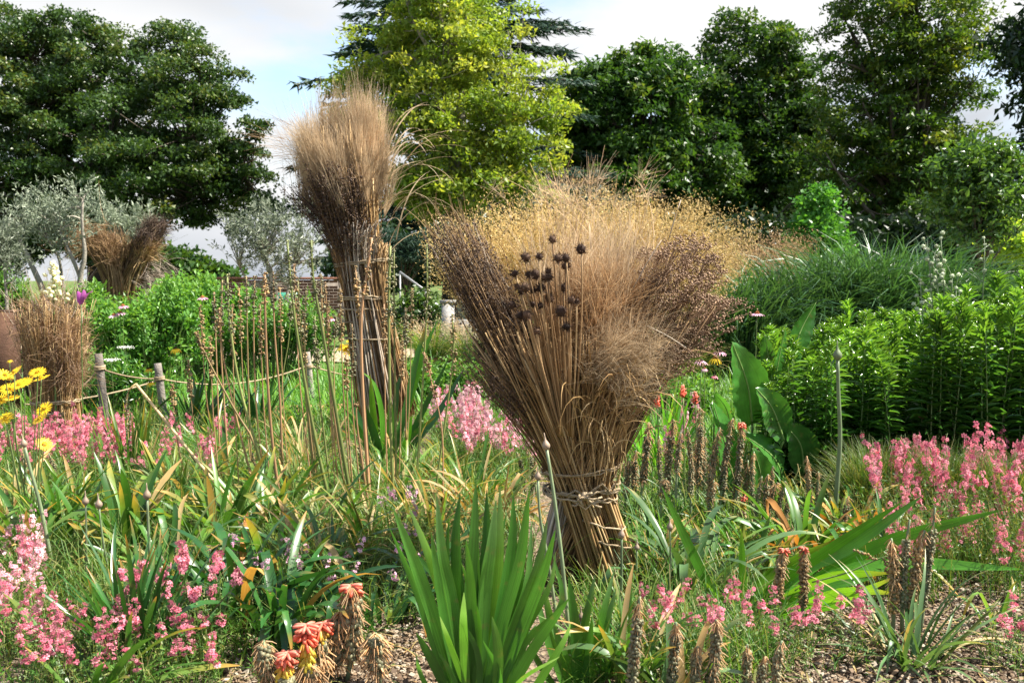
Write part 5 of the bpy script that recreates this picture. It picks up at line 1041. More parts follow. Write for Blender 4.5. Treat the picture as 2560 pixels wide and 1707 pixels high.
# ------------------------------------------------------------------ leafy shrubs on the left
def bushy(name, label, ells, Y, px, n, leaf, mt, aspect=.4, stems=40, cat='plant'):
    base = GY(px, Y); th = thing(name, label, cat, base); C = crown_points(ells, Y, max(n // 60, 20), .45) - base; C = C[C[:, 2] > .02]
    A = np.stack([C[:, 0] * .5, C[:, 1] * .5, np.zeros(len(C))], -1); mb = MB(); tubes(mb, bez(A, np.stack([C[:, 0] * .7, C[:, 1] * .7, C[:, 2] * .6], -1), C, 5), .006, 4, cap=False); part(mb, 'stems', M['green_stem'], th, kind='stuff')
    ci = RNG.integers(0, len(C), n); sh = nrm(np.stack([C[:, 0] * .2, C[:, 1] * .2, np.full(len(C), .6)], -1) + RNG.normal(size=C.shape) * .3); f = RNG.random(n)
    pos = C[ci] + sh[ci] * (f * .30 - .16)[:, None] + RNG.normal(size=(n, 3)) * .05; d = RNG.normal(size=(n, 3)) * .8 + sh[ci] * .7; up = np.array([0, 0, 1.0]) + RNG.normal(size=(n, 3)) * .5; z = leaf * RNG.uniform(.6, 1.3, n)
    mb = MB(); scatter(mb, DIA, pos, frames(d, up), np.stack([z * aspect, z, z], -1), quads=DIAQ, t=np.clip(f * .6 + RNG.random(n) * .4, 0, 1), tu=uv_of(DIA)); part(mb, 'foliage', M[mt], th, kind='stuff', smooth=False)
    return th
bushy('leafy_bush', 'bright green leafy mound in front of the far splayed sheaf', [(380, 830, 170, 100, 0), (300, 850, 110, 100, 0), (450, 780, 90, 70, 0), (260, 800, 60, 60, 0)], 11.8, 370, 13000, .075, 'meadow')
bushy('indigo_bush', 'bright green rounded bush left of the seed stalks', [(520, 780, 120, 80, 0), (470, 745, 90, 50, 0), (590, 800, 90, 70, 0), (640, 790, 70, 60, 0)], 13.2, 520, 11000, .075, 'meadow', .5)
bushy('spurge_bush', 'low bright green bush behind the seed stalks', [(680, 825, 120, 70, 0), (780, 840, 90, 60, 0), (600, 850, 90, 60, 0), (740, 800, 80, 50, 0)], 12.5, 680, 8000, .07, 'meadow', .35)
bushy('broad_leaf_bush', 'green bush at the left edge behind the rust brown panel', [(-10, 740, 60, 60, 0), (40, 760, 50, 40, 0), (210, 760, 50, 50, 0)], 13.0, 20, 5000, .07, 'meadow', .45)
bushy('leafy_weed', 'leafy growth around the left fence post', [(250, 950, 100, 60, 0), (360, 970, 90, 50, 0), (160, 960, 60, 50, 0)], 9.9, 260, 4500, .06, 'goldenrod', .35)
bushy('leafy_border_plant', 'yellow green leafy planting below the pale path', [(1080, 960, 90, 40, 0), (1150, 950, 60, 40, 0), (1000, 950, 70, 40, 0)], 11.0, 1090, 4500, .06, 'meadow', .4)
bushy('low_bush', 'low leafy plants right of the central sheaf below the coneflowers', [(1680, 990, 70, 40, 0), (1760, 1000, 60, 40, 0)], 9.5, 1700, 3000, .06, 'meadow', .4)
# ------------------------------------------------------------------ pink spikes
def flower_template():
    V, Q = [], []; V.append((0, 0, 0))
    for k in range(5):
        a = k * 2 * math.pi / 5; s = 1.0 if k != 3 else 1.25
        for (r, o, z) in ((.55, -.5, .2), (1.0 * s, -.36, .12), (1.05 * s, .36, .12), (.55, .5, .2)):
            V.append((math.cos(a + o) * r, math.sin(a + o) * r, z))
    for k in range(5):
        b = 1 + 4 * k; Q.append((b, b + 1, b + 2, b + 3))
    T = [(0, 1 + 4 * k, 4 + 4 * k) for k in range(5)]
    return np.array(V, float), Q, T
FV, FQ, FT = flower_template()
def pink_meshes(pm, nfl, H, frac, n=6, fs=.0135, leafy=True):
    r = []
    for v in range(n):
        K = 10; s = np.linspace(0, 1, K); c = RNG.normal(0, .10, 2) * H; pth = np.stack([c[0] * s ** 1.6, c[1] * s ** 1.6, H * s], -1); a = MB(); tubes(a, pth, np.linspace(.0022, .0009, K), 4)
        if leafy:
            m = 26; f = RNG.uniform(.05, 1 - frac * .9, m); az = RNG.uniform(0, 6.28, m); L = RNG.uniform(.012, .03, m); d = np.stack([np.cos(az), np.sin(az), RNG.uniform(-.1, .8, m)], -1)
            pos = np.stack([np.interp(f, s, pth[:, 0]), np.interp(f, s, pth[:, 1]), f * H], -1); scatter(a, DIA, pos, frames(d, np.array([0, 0, 1.0]) + RNG.normal(size=(m, 3)) * .3), np.stack([L * .3, L, L], -1), quads=DIAQ)
            m = 16; f = RNG.uniform(1 - frac * 1.5, 1, m); pos = np.stack([np.interp(f, s, pth[:, 0]), np.interp(f, s, pth[:, 1]), f * H], -1) + RNG.normal(size=(m, 3)) * .008; scatter(a, OCT, pos, frames(RNG.normal(size=(m, 3))), np.full(m, .0026), tris=OCTT)
        b = MB(); f = 1 - frac * RNG.random(nfl) ** .8; az = RNG.uniform(0, 6.28, nfl); out = np.stack([np.cos(az), np.sin(az), np.zeros(nfl)], -1)
        pos = np.stack([np.interp(f, s, pth[:, 0]), np.interp(f, s, pth[:, 1]), f * H], -1) + out * (RNG.uniform(.007, .021, nfl) * np.clip((1.12 - f) / frac + .35, .3, 1.2))[:, None]
        nz_ = nrm(out + np.array([0, 0, .25]) + RNG.normal(size=(nfl, 3)) * .35); R = frames(np.cross(nz_, RNG.normal(size=(nfl, 3))), nz_); z = fs * RNG.uniform(.7, 1.15, nfl)
        scatter(b, FV, pos, R, z, quads=FQ, tris=FT, m=0); eye = OCT * np.array([1, 1, .4]); scatter(b, eye, pos + nz_ * (z * .12)[:, None], R, z * .24, tris=OCTT, m=1)
        r.append((a.mesh('flower_stem', M['green_stem']), b.mesh('flowers', [pm, M['deep_eye']], False)))
    return r
PK = {'coral': pink_meshes(M['pink_petal'], 26, .5, .46), 'pale': pink_meshes(M['pale_petal'], 28, .5, .46), 'few': pink_meshes(M['pink_petal'], 15, .5, .2), 'mauve': pink_meshes(M['mauve_petal'], 9, .5, .16), 'head': pink_meshes(M['pink_petal'], 16, .5, .13, fs=.018), 'mid': pink_meshes(M['pink_petal'], 20, .5, .34)}
def pink_drift(label, areas, kinds, h, name='pink_flower_drift', fol=900):
    pos, hts = [], []
    for (x0, x1, Y0, Y1, n, *hh) in areas:
        cx = [(RNG.uniform(x0, x1), RNG.uniform(Y0, Y1)) for _ in range(max(3, n // 3))]
        for _ in range(n):
            c_ = cx[RNG.integers(len(cx))]
            Y = np.clip(c_[1] + RNG.normal() * .12, Y0, Y1); x = np.clip(c_[0] + RNG.normal() * (x1 - x0) * .06, x0 - 10, x1 + 10); pos.append(GY(x, Y)); hts.append(RNG.uniform(*(hh[0] if hh else h)))
    c = np.mean(pos, 0); th = thing(name, label, 'flower', c)
    for p, ht in zip(pos, hts):
        a, b = PK[kinds[RNG.integers(len(kinds))]][RNG.integers(6)]; o = link('flower_stem', a, th, p - c); s = ht / .5; o.scale = (max(s, .8),) * 2 + (s,); o.rotation_euler = (RNG.normal() * .09, RNG.normal() * .09, RNG.uniform(0, 6.28)); link('flowers', b, o, kind='stuff')
    if fol:
        pos = np.array(pos) - c; q_ = pos[RNG.integers(0, len(pos), fol)] + RNG.normal(size=(fol, 3)) * np.array([.07, .07, 0]); q_[:, 2] = -.01; H = np.mean(h)
        p_, s_ = blade_paths(q_, RNG.uniform(0, 6.28, fol), RNG.uniform(0, .5, fol), RNG.uniform(.1, .8, fol), H * RNG.uniform(.4, 1.0, fol), 6); mb = MB(); ribbons(mb, p_, s_, np.full(fol, .0035), prof=np.linspace(1, .2, 6))
        m = fol * 7; i = RNG.integers(0, fol, m); k = RNG.integers(1, 6, m); z = RNG.uniform(.014, .034, m); d = RNG.normal(size=(m, 3)) + np.array([0, 0, .5]); scatter(mb, SLIM, p_[i, k] + RNG.normal(size=(m, 3)) * .006, frames(d), np.stack([z * .26, z, z], -1), tris=TRIT); part(mb, 'foliage', M['grass'], th, kind='stuff')
    return th
pink_drift('deep pink flower drift at the foot of the small left sheaf', [(-30, 330, 6.5, 7.6, 120), (120, 300, 6.2, 7.0, 40)], ['coral', 'coral', 'mid'], (.30, .48))
pink_drift('scattered pink spikes right of the fallen stalk', [(400, 580, 6.4, 7.8, 26), (330, 560, 5.6, 6.5, 12)], ['mid', 'few'], (.3, .45), fol=300)
pink_drift('pink and blush flower haze between the tall and central sheaves', [(1090, 1210, 7.6, 8.8, 45), (1130, 1330, 6.4, 7.6, 55)], ['coral', 'pale', 'pale'], (.38, .56))
pink_drift('pink spikes standing in hazy grass along the right edge', [(2200, 2600, 4.9, 5.9, 95), (2230, 2600, 4.3, 4.9, 60, (.18, .38)), (2330, 2600, 5.8, 6.6, 18)], ['coral', 'mid', 'mid', 'few'], (.34, .56), fol=2600)
pink_drift('coral flower clusters in the lower left corner', [(0, 280, 3.2, 3.7, 36), (120, 560, 3.25, 3.7, 24)], ['mid', 'coral', 'few'], (.16, .32), fol=420)
pink_drift('tall coral heads in front of the dark upright blades', [(250, 560, 3.45, 3.75, 15)], ['head', 'few'], (.22, .42), fol=160)
pink_drift('blush pink flowers at the left edge above the coral corner', [(-20, 100, 4.0, 4.5, 22), (-10, 60, 3.7, 4.1, 10)], ['pale', 'pale', 'mid'], (.24, .36), fol=220)
pink_drift('pink spikes at the lower edge among the near spent spikes', [(1650, 2150, 3.35, 3.75, 32), (1560, 1700, 3.6, 3.9, 6)], ['mid', 'few', 'mid'], (.18, .30), fol=200)
pink_drift('pink flower at the lower right corner of the gravel', [(2520, 2580, 3.5, 3.7, 6)], ['mid', 'head'], (.15, .24), fol=60)
pink_drift('small mauve flowers in the shaded hollow left of the pokers', [(560, 820, 4.0, 4.6, 22)], ['mauve'], (.18, .34), fol=260)
pink_drift('small mauve flowers below the withered leaves', [(840, 1030, 4.0, 5.0, 14)], ['mauve'], (.2, .36), fol=160)
pink_drift('small pink flowers right of the central sheaf foot', [(1640, 1760, 7.4, 8.6, 10), (1600, 1700, 6.2, 7.0, 6)], ['pale', 'few'], (.3, .5), fol=100)

# ------------------------------------------------------------------ torch lilies
def ring_dirs(n, el0, el1):
    az = np.arange(n) * 2.399 + RNG.normal(size=n) * .25; el = RNG.uniform(el0, el1, n); return np.stack([np.cos(az) * np.cos(el), np.sin(az) * np.cos(el), np.sin(el)], -1)
def poker(th, base, x, ytop, Y, foot=None, L=.30, r=.024, kind='spent', fresh=0.0, sr=.006, lean=None):
    """one spike: stem, seed pods below, withered florets, fresh florets at the tip"""
    r *= (1.45 if x < 1000 else 1.05) if Y < 3.6 else 1.1; L *= 1.35; sr *= 1.25; tip = P(x, ytop, Y) - base; ft = (GY(x + (RNG.normal() * 12 if foot is None else foot - x), Y) if foot is None or True else 0) - base; ft[2] = 0
    K = 12; pth = bez(ft, (ft + tip) / 2 + np.array([RNG.normal() * .02, RNG.normal() * .02, .06]), tip, K)[0]; mb = MB(); tubes(mb, pth, np.linspace(sr * 1.15, sr * .55, K), 7); st = part(mb, 'flower_spike', M['brown_stem'] if kind == 'dry' else M['glaucous_stem'], th)
    H = np.linalg.norm(tip - ft); ax = nrm(pth[-1] - pth[-4]); f0 = 1 - min(L / H, .8)
    def along(f): return np.stack([np.interp(f, np.linspace(0, 1, K), pth[:, c]) for c in range(3)], -1)
    # pods
    n = int(L * 330); f = np.sort(RNG.uniform(f0, 1 - min(.92, max(.28, fresh + .12 if fresh >= .3 else 0)) * (1 - f0), n)); d = ring_dirs(n, -.2, .5); mb = MB(); z = r * .27 * RNG.uniform(.8, 1.25, n)
    near_ = Y < 4.2; scatter(mb, ICO if near_ else OCT, along(f) + d * (sr * .8 + z)[:, None], frames(d), np.stack([z * .9, z * 1.1, z * .9], -1) * (1 if near_ else 1.12), tris=ICOT if near_ else OCTT); part(mb, 'seed_pods', M['brown_pod'] if kind == 'brown' else M['seed_pod'], st, kind='stuff')
    # withered tubes
    n = int(L * (520 if kind == 'shaggy' else 330 if kind != 'bare' else 110)); f = RNG.uniform(f0 + (0.25 if kind != 'shaggy' else 0) * (1 - f0), 1.0 - (min(fresh, .92) * (1 - f0) if fresh >= .3 else 0), n); d = ring_dirs(n, -1.35, -.55 if kind != 'shaggy' else -.2); mb = MB(); s = np.linspace(0, 1, 3)[None, :, None]; Lf = r * RNG.uniform(.6, 1.35, n)
    b_ = along(f) + np.stack([d[:, 0], d[:, 1], np.zeros(n)], -1) * sr * .8; pp = b_[:, None] + d[:, None] * (s * Lf[:, None, None]) + np.array([0, 0, -.25]) * (s ** 2 * Lf[:, None, None]) + np.stack([d[:, 0], d[:, 1], np.zeros(n)], -1)[:, None] * (np.sin(s * 2.2) * r * .18)
    tubes(mb, pp, np.linspace(.0017, .0008, 3) * (r / .024) * 1.15, 3, cap=False); part(mb, 'withered_florets', M['dead_floret'], st, kind='stuff')
    if fresh:
        for (nm, mt, a, b2, e0, e1, nn) in (('red_florets', 'red_floret', 1 - .5 * fresh, 1.0, -.45, .3, 30), ('yellow_florets', 'yellow_floret', 1 - fresh, 1 - .5 * fresh, -1.0, -.55, 46)):
            if nm == 'yellow_florets' and fresh < .3: continue
            n = int(nn * (.5 + fresh)); f = np.sort(RNG.uniform(f0 + a * (1 - f0), f0 + b2 * (1 - f0), n)); d = ring_dirs(n, e0, e1); d[:, 2] -= np.linspace(.35, 0, n); d = nrm(d); Lf = r * RNG.uniform(.75, 1.05, n); s = np.linspace(0, 1, 4)[None, :, None]
            b_ = along(np.minimum(f, 1)) + ax * 0.0; pp = b_[:, None] + d[:, None] * (s * Lf[:, None, None]) + np.array([0, 0, -.12]) * (s ** 2 * Lf[:, None, None]); mb = MB(); tubes(mb, pp, np.array([.0016, .0028, .0031, .0026]) * r / .024, 6, t=np.linspace(0, 1, n)); part(mb, nm, M[mt], st)
    return st
def poker_clump(label, px, Y, items, leaves=None, **kw):
    base = GY(px, Y); th = thing('torch_lily', label, 'plant', base)
    for it in items:
        it = dict(it); poker(th, base, it.pop('x'), it.pop('y'), it.pop('Y', Y), **it)
    if leaves:
        n, L, w, mt, single = leaves; clump('', '', base, n, L, w, (.1, .9), (.5, 1.8), M[mt], .16, 'narrow', .1, single, th=th, fold=.15)
    return th
rn = lambda lo, hi: float(RNG.uniform(lo, hi))
poker_clump('spent torch lilies hard against the right side of the central sheaf', 1600, 5.7, [dict(x=1572, y=1150, L=.16, kind='shaggy'), dict(x=1590, y=1125, L=.2, kind='shaggy', Y=5.8), dict(x=1622, y=1055, L=.28, kind='shaggy', r=.03), dict(x=1648, y=1090, L=.22, r=.018, Y=5.6), dict(x=1666, y=1195, L=.1, kind='shaggy', Y=5.4)], (90, .36, .012, 'glaucous', True))
poker_clump('row of tall spent torch lilies with shaggy straw heads', 1720, 5.7, [dict(x=1684, y=1048, L=.32, kind='shaggy', r=.03), dict(x=1718, y=1068, L=.26, r=.018, Y=5.85), dict(x=1750, y=1018, L=.36, r=.026, kind='shaggy'), dict(x=1775, y=1155, L=.22, Y=5.5, kind='shaggy'), dict(x=1702, y=1080, L=.2, r=.022, Y=5.5, kind='shaggy'), dict(x=1740, y=1100, L=.2, Y=5.9), dict(x=1666, y=1110, L=.22, r=.02, Y=5.9), dict(x=1730, y=1130, L=.2, r=.02, Y=5.4), dict(x=1764, y=1090, L=.24, r=.018, Y=6.0)], (90, .36, .012, 'glaucous', True))
poker_clump('dark podded spent torch lilies in front of the big leaves', 1840, 5.5, [dict(x=1800, y=1068, L=.34, r=.024, foot=1775, kind='shaggy'), dict(x=1832, y=1045, L=.32, r=.024, foot=1800), dict(x=1855, y=1055, L=.30, r=.026, fresh=.14, foot=1840), dict(x=1847, y=1185, L=.2, r=.022, fresh=0.0, kind='shaggy'), dict(x=1862, y=1240, L=.12, r=.024, fresh=.5, kind='shaggy', Y=5.3), dict(x=1885, y=1128, L=.3, r=.016, foot=1895), dict(x=1815, y=1120, L=.26, r=.02, Y=5.7), dict(x=1870, y=1150, L=.22, r=.018, Y=5.6), dict(x=1785, y=1200, L=.16, r=.02, Y=5.3, kind='shaggy')], (80, .36, .012, 'glaucous', True))
poker_clump('shorter brown spent torch lilies below the big leaves', 1945, 5.2, [dict(x=1920, y=1185, L=.26, r=.02), dict(x=1943, y=1205, L=.26, r=.026, kind='shaggy'), dict(x=1963, y=1202, L=.26, r=.016), dict(x=1990, y=1245, L=.2, r=.02), dict(x=1905, y=1190, L=.2, r=.015), dict(x=1932, y=1165, L=.22, r=.016, Y=5.4), dict(x=1975, y=1225, L=.2, r=.018, Y=5.1)], (50, .34, .014, 'daylily', True))
poker_clump('thin pale topped spent torch lilies right of the brown ones', 2030, 5.2, [dict(x=2017, y=1140, L=.26, r=.018, kind='dry', sr=.005), dict(x=2027, y=1212, L=.2, r=.014), dict(x=2046, y=1178, L=.26, r=.013)], None)
poker_clump('lone spent torch lily tinged pink left of the right pink drift', 2120, 4.9, [dict(x=2122, y=1240, L=.2, r=.018, kind='dry')], None)
poker_clump('two seed spikes with small red crowns before the pleated fan', 1985, 3.95, [dict(x=1962, y=1372, L=.33, r=.026, fresh=.10, kind='brown'), dict(x=2010, y=1365, L=.30, r=.024, fresh=.14, kind='brown')], None)
poker_clump('four dark podded seed spikes rising from the grey green rosette', 2285, 3.85, [dict(x=2228, y=1345, L=.36, r=.026, kind='brown', foot=2250), dict(x=2275, y=1298, L=.36, r=.020, kind='bare', foot=2275), dict(x=2312, y=1325, L=.34, r=.026, kind='brown', foot=2300), dict(x=2338, y=1268, L=.42, r=.020, kind='bare', foot=2320)], None)
poker_clump('tall spent spike at the bottom edge nearest the small sword fan', 1605, 3.15, [dict(x=1600, y=1490, L=.36, r=.026, kind='spent')], None)
poker_clump('pair of dark spent spikes at the bottom edge', 1720, 3.15, [dict(x=1690, y=1555, L=.3, r=.024, kind='spent'), dict(x=1745, y=1615, L=.26, r=.022)], None)
poker_clump('single brown spent spike at the bottom edge before the pleated fan', 1792, 3.15, [dict(x=1790, y=1548, L=.32, r=.026, kind='shaggy')], None)
poker_clump('short spent spikes at the bottom edge below the pink flowers', 1900, 3.15, [dict(x=1868, y=1610, L=.24, r=.02), dict(x=1915, y=1640, L=.22, r=.018, kind='dry'), dict(x=1955, y=1600, L=.24, r=.02, kind='spent')], None)
poker_clump('withered torch lily with a drooping tip left of the red ones', 662, 3.3, [dict(x=660, y=1600, L=.30, r=.024, kind='shaggy')], None)
poker_clump('red and yellow torch lilies flowering at the bottom', 745, 3.3, [dict(x=720, y=1630, L=.22, r=.030, fresh=.95, kind='shaggy', Y=3.25), dict(x=765, y=1560, L=.30, r=.032, fresh=.8, kind='shaggy')], None)
poker_clump('fading torch lily with a few red tubes right of the bright pair', 812, 3.35, [dict(x=808, y=1555, L=.32, r=.030, fresh=.38, kind='shaggy')], None)
poker_clump('thick straw coloured torch lily spikes with a red starry tip', 865, 3.4, [dict(x=852, y=1525, L=.36, r=.030, kind='shaggy'), dict(x=877, y=1462, L=.42, r=.032, kind='shaggy', fresh=.16)], None)
poker_clump('shaggy straw torch lily on the gravel beside the thick ones', 938, 3.35, [dict(x=940, y=1580, L=.30, r=.032, kind='shaggy')], None)
poker_clump('short seed spikes under the yellow daisies', 90, 6.0, [dict(x=55, y=1115, L=.2, r=.018), dict(x=120, y=1130, L=.2, r=.018), dict(x=90, y=1190, L=.16, r=.016)], None)
poker_clump('dark seed spikes standing at the feet of the seed stalks', 900, 5.9, [dict(x=895, y=1090, L=.22, r=.018), dict(x=630, y=1130, L=.18, r=.015, Y=6.1), dict(x=700, y=1100, L=.18, r=.015, Y=6.3)], None)
poker_clump('seed spikes in front of the blush pink haze', 1310, 6.2, [dict(x=1292, y=1130, L=.2, r=.018), dict(x=1318, y=1120, L=.2, r=.018), dict(x=1338, y=1150, L=.2, r=.018)], None)
def poker_bud(label, x, y, Y):
    base = GY(x + 8, Y); th = thing('torch_lily_bud', label, 'flower', base); tip = P(x, y, Y) - base; mb = MB(); tubes(mb, bez(np.zeros(3), tip * .5 + np.array([.01, 0, 0]), tip, 9), np.linspace(.006, .005, 9), 7); st = part(mb, 'stem', M['green_stem'], th)
    n = 80; mb = MB(); f = RNG.random(n); d = ring_dirs(n, .6, 1.3); rr = .017 * np.sin(np.pi * np.clip(f * .8 + .18, 0, 1)); pos = tip + np.stack([d[:, 0] * rr * 1.6, d[:, 1] * rr * 1.6, f * .075 - .02], -1)
    scatter(mb, OCT, pos, frames(d * np.array([1, 1, 1.6])), np.stack([np.full(n, .004), np.full(n, .013), np.full(n, .004)], -1), tris=OCTT, t=f); part(mb, 'bud', M['red_floret'], th)
poker_bud('plump red torch lily bud, left of two above the spent row', 1707, 985, 6.5); poker_bud('second red torch lily bud nearer the big leaf', 1738, 1002, 6.4); poker_bud('slim red bud half hidden at the sheaf edge', 1643, 1010, 6.3)

# ------------------------------------------------------------------ tall seed stalks
def stalk(th, base, pts, Y, r=.0065, kind=0, L=.28, t=None):
    K = 16; p = poly([P(x, y, Y) - base for x, y in pts], K); p[-1, 2] = min(p[-1, 2], 0.0) if pts[-1][1] > 1290 else p[-1, 2]; tt = t if t is not None else RNG.random(); mb = MB(); tubes(mb, p[::-1], np.linspace(r * 1.3, r * .7, K), 7, t=tt); st = part(mb, 'seed_stalk', M['foxtail_stem'], th)
    n = 62; f = RNG.random(n) ** 1.15 * L; i = np.stack([np.interp(f, np.linspace(0, 1, K), p[:, c]) for c in range(3)], -1); az = RNG.uniform(0, 6.28, n); o = np.stack([np.cos(az), np.sin(az), RNG.normal(0, .4, n)], -1); mb = MB(); z = RNG.uniform(.006, .0105, n) * np.where(f < .05, .6, 1)
    scatter(mb, OCT, i + o * (r * .5 + z * 1.2)[:, None], frames(o), np.stack([z * .95, z * 1.25, z * .95], -1), tris=OCTT, t=RNG.random(n) ** 1.3); b_ = i[:20]; hairs(mb, b_, o[:20], np.full(20, .018), .6, 1, .003, K=4, spread=.4); part(mb, 'seed_pods', M['brown_pod'] if kind else M['seed_pod'], st, kind='stuff')
def stalk_group(label, px, Y, items):
    base = GY(px, Y); th = thing('seed_stalk_plant', label, 'plant', base)
    for it in items: stalk(th, base, it[0], Y + it[1], *it[2:])
stalk_group('leaning seed stalks fanning left from the strap leaves', 700, 5.55, [([(568, 685), (574, 800), (598, 960), (640, 1110), (705, 1345)], 0, .0075, 0, .22, .3), ([(490, 830), (520, 900), (590, 1030), (640, 1120), (690, 1330)], .1, .0065, 1, .12, .6), ([(662, 682), (664, 820), (672, 1000), (690, 1180), (720, 1350)], -.05, .0078, 1, .12, .9), ([(548, 770), (556, 880), (590, 1040), (640, 1240), (655, 1330)], .15, .006, 1, .15, .75)])
stalk_group('slender brown seed stalks at the back of the seed stalk stand', 640, 6.3, [([(616, 690), (618, 820), (622, 1000), (628, 1160)], 0, .005, 0, .25, .6), ([(637, 690), (634, 820), (640, 1000), (655, 1160)], .1, .005, 0, .25, .8), ([(683, 680), (686, 820), (700, 1000), (706, 1160)], -.1, .0058, 0, .2, .9), ([(556, 700), (552, 850), (560, 1000), (570, 1160)], .2, .005, 0, .25, .8), ([(727, 760), (722, 850), (705, 960), (700, 1160)], .1, .004, 0, .1, .2), ([(535, 730), (540, 860), (550, 1160)], .3, .0045, 0, .25, .85)])
stalk_group('two thick green seed stalks crossing before the grey olive', 830, 5.45, [([(718, 600), (728, 720), (745, 850), (785, 1080), (845, 1345)], 0, .0085, 0, .22, .1), ([(778, 600), (783, 700), (805, 820), (845, 1060), (895, 1345)], -.05, .0092, 0, .2, .12)])
stalk_group('thin seed stalks between the two thick green ones and the tall sheaf', 860, 5.9, [([(745, 700), (752, 830), (765, 1000), (790, 1250)], 0, .005, 0, .25, .4), ([(765, 720), (762, 860), (772, 1000), (800, 1250)], .1, .005, 0, .25, .5), ([(802, 685), (808, 820), (830, 1000), (868, 1260)], -.1, .0055, 0, .22, .7), ([(813, 705), (820, 830), (826, 1000), (850, 1250)], .1, .0045, 1, .22, .8), ([(787, 790), (790, 880), (800, 1000), (830, 1250)], 0, .0055, 0, .3, .3), ([(840, 790), (835, 900), (838, 1100)], .2, .004, 0, .2, .6)])
stalk_group('reddish and green seed stalks in front of the tall sheaf', 935, 5.6, [([(930, 595), (915, 700), (903, 800), (908, 1000), (930, 1330)], -.05, .0085, 1, .2, .95), ([(888, 665), (898, 780), (905, 900), (925, 1200), (930, 1300)], .1, .005, 1, .2, .8), ([(976, 615), (972, 760), (975, 1000), (985, 1290)], 0, .0085, 0, .3, .25), ([(985, 622), (985, 760), (988, 1000), (992, 1290)], .1, .006, 0, .3, .3), ([(880, 810), (882, 900), (880, 1000), (905, 1280)], .2, .004, 0, .3, .8), ([(890, 1010), (895, 1080), (925, 1290)], -.1, .0055, 1, .02, .9)])
stalk_group('green and brown seed stalks right of the tall sheaf', 1080, 5.7, [([(1067, 610), (1068, 740), (1060, 900), (1045, 1150), (1030, 1280)], 0, .0062, 0, .3, .2), ([(1130, 785), (1134, 880), (1120, 1000), (1095, 1180), (1080, 1300)], 0, .006, 1, .3, .15), ([(1060, 880), (1080, 960), (1105, 1080), (1108, 1280)], -.1, .004, 1, .3, .98), ([(1014, 770), (1015, 900), (1015, 1100)], .4, .004, 0, .3, .8)])
stalk_group('scattered thin tan stalks standing through the middle of the left bed', 760, 6.0, [([(x0, y0), (x0 + dx * .3, (y0 + 1260) / 2), (x0 + dx, 1260)], RNG.uniform(-.4, .5), RNG.uniform(.0026, .0042), 1, .25, RNG.uniform(.5, 1)) for x0, y0, dx in [(500, 760, 60), (525, 840, 30), (580, 760, 20), (598, 720, 40), (650, 760, 30), (700, 720, 25), (735, 660, 50), (758, 780, 40), (820, 770, 20), (850, 720, 30), (865, 880, 20), (960, 760, 10), (1005, 840, -10), (470, 900, 60), (430, 960, 50), (1030, 720, -20)]])
base = G(655, 1345); th = thing('fallen_seed_stalk', 'bent straw coloured stalk slanting across the left bed', 'stalk', base)
p = poly([P(x, y, Y) - base for x, y, Y in [(340, 960, 5.6), (420, 1060, 5.5), (500, 1160, 5.4), (580, 1255, 5.3), (668, 1345, 5.25)]], 18); mb = MB(); tubes(mb, p, np.linspace(.008, .0085, 18), 7, t=.95); part(mb, 'stem', M['straw'], th)
p = poly([P(x, y, Y) - base for x, y, Y in [(341, 959, 5.6), (325, 972, 5.58), (316, 1000, 5.58), (318, 1060, 5.6), (322, 1110, 5.6)]], 14); mb = MB(); tubes(mb, p, np.linspace(.006, .003, 14), 6, t=.6); hd = part(mb, 'hanging_head', M['foxtail_stem'], th)
n = 70; i = p[RNG.integers(4, 14, n)] + RNG.normal(size=(n, 3)) * .006; o = sphere_dirs(n); mb = MB(); scatter(mb, ICO, i + o * .006, frames(o), np.full(n, .0055), tris=ICOT); part(mb, 'seed_pods', M['seed_pod'], hd, kind='stuff')

# ------------------------------------------------------------------ bud stems
def bud_stem(label, pts, Y, r=.004, br=.013, spathe=True, mt='glaucous_stem', bm='bud'):
    r *= 1.4; br *= 1.2; foot = GY(pts[-1][0], Y); base = foot; th = thing('allium_bud', label, 'flower', base); p = poly([P(x, y, Y) - base for x, y in pts], 14)
    p[-1, 2] = min(p[-1, 2], 0); mb = MB(); tubes(mb, p[::-1], np.linspace(r * 1.25, r * .8, 14), 8); part(mb, 'stem', M[mt], th); ax = nrm(p[0] - p[1]); mb = MB(); s = np.array([.0, .35, .75, 1, .95, .6, .22, .12, .05]) * br; K = len(s); pp = p[0][None] + ax[None] * (np.array([-.3, 0, .4, .9, 1.4, 2.0, 2.6, 3.4, 4.4]) * br)[:, None]
    tubes(mb, pp, s + .0006, 10); part(mb, 'bud', M[bm], th)
bud_stem('thick curved bud stem over the left strap leaves', [(62, 1118), (75, 1170), (100, 1260), (128, 1400), (150, 1520)], 4.4, .0062, .012)
bud_stem('bud stem, left of the three below the pink drift', [(214, 1262), (216, 1330), (216, 1420), (215, 1520)], 4.3, .0036, .012)
bud_stem('bud stem, middle of the three below the pink drift', [(248, 1270), (256, 1340), (270, 1430), (280, 1560)], 4.2, .0036, .0125)
bud_stem('bud stem, right of the three below the pink drift', [(368, 1248), (372, 1340), (378, 1470), (375, 1600)], 4.0, .0045, .013)
bud_stem('small bud stem beside the dark arching leaves', [(402, 1405), (400, 1480), (398, 1560)], 4.0, .003, .009)
bud_stem('long pale bud stem crossing the foot of the central sheaf', [(1367, 1124), (1385, 1240), (1405, 1400), (1420, 1560), (1432, 1720)], 3.9, .0055, .013)
bud_stem('second pale bud stem crossing the sheaf foot further left', [(1345, 1200), (1350, 1290), (1375, 1430), (1395, 1580), (1400, 1660)], 3.95, .0045, .011)
bud_stem('bud stem right of the central sheaf foot', [(1554, 1345), (1554, 1430), (1552, 1540), (1550, 1640)], 4.0, .0042, .011)
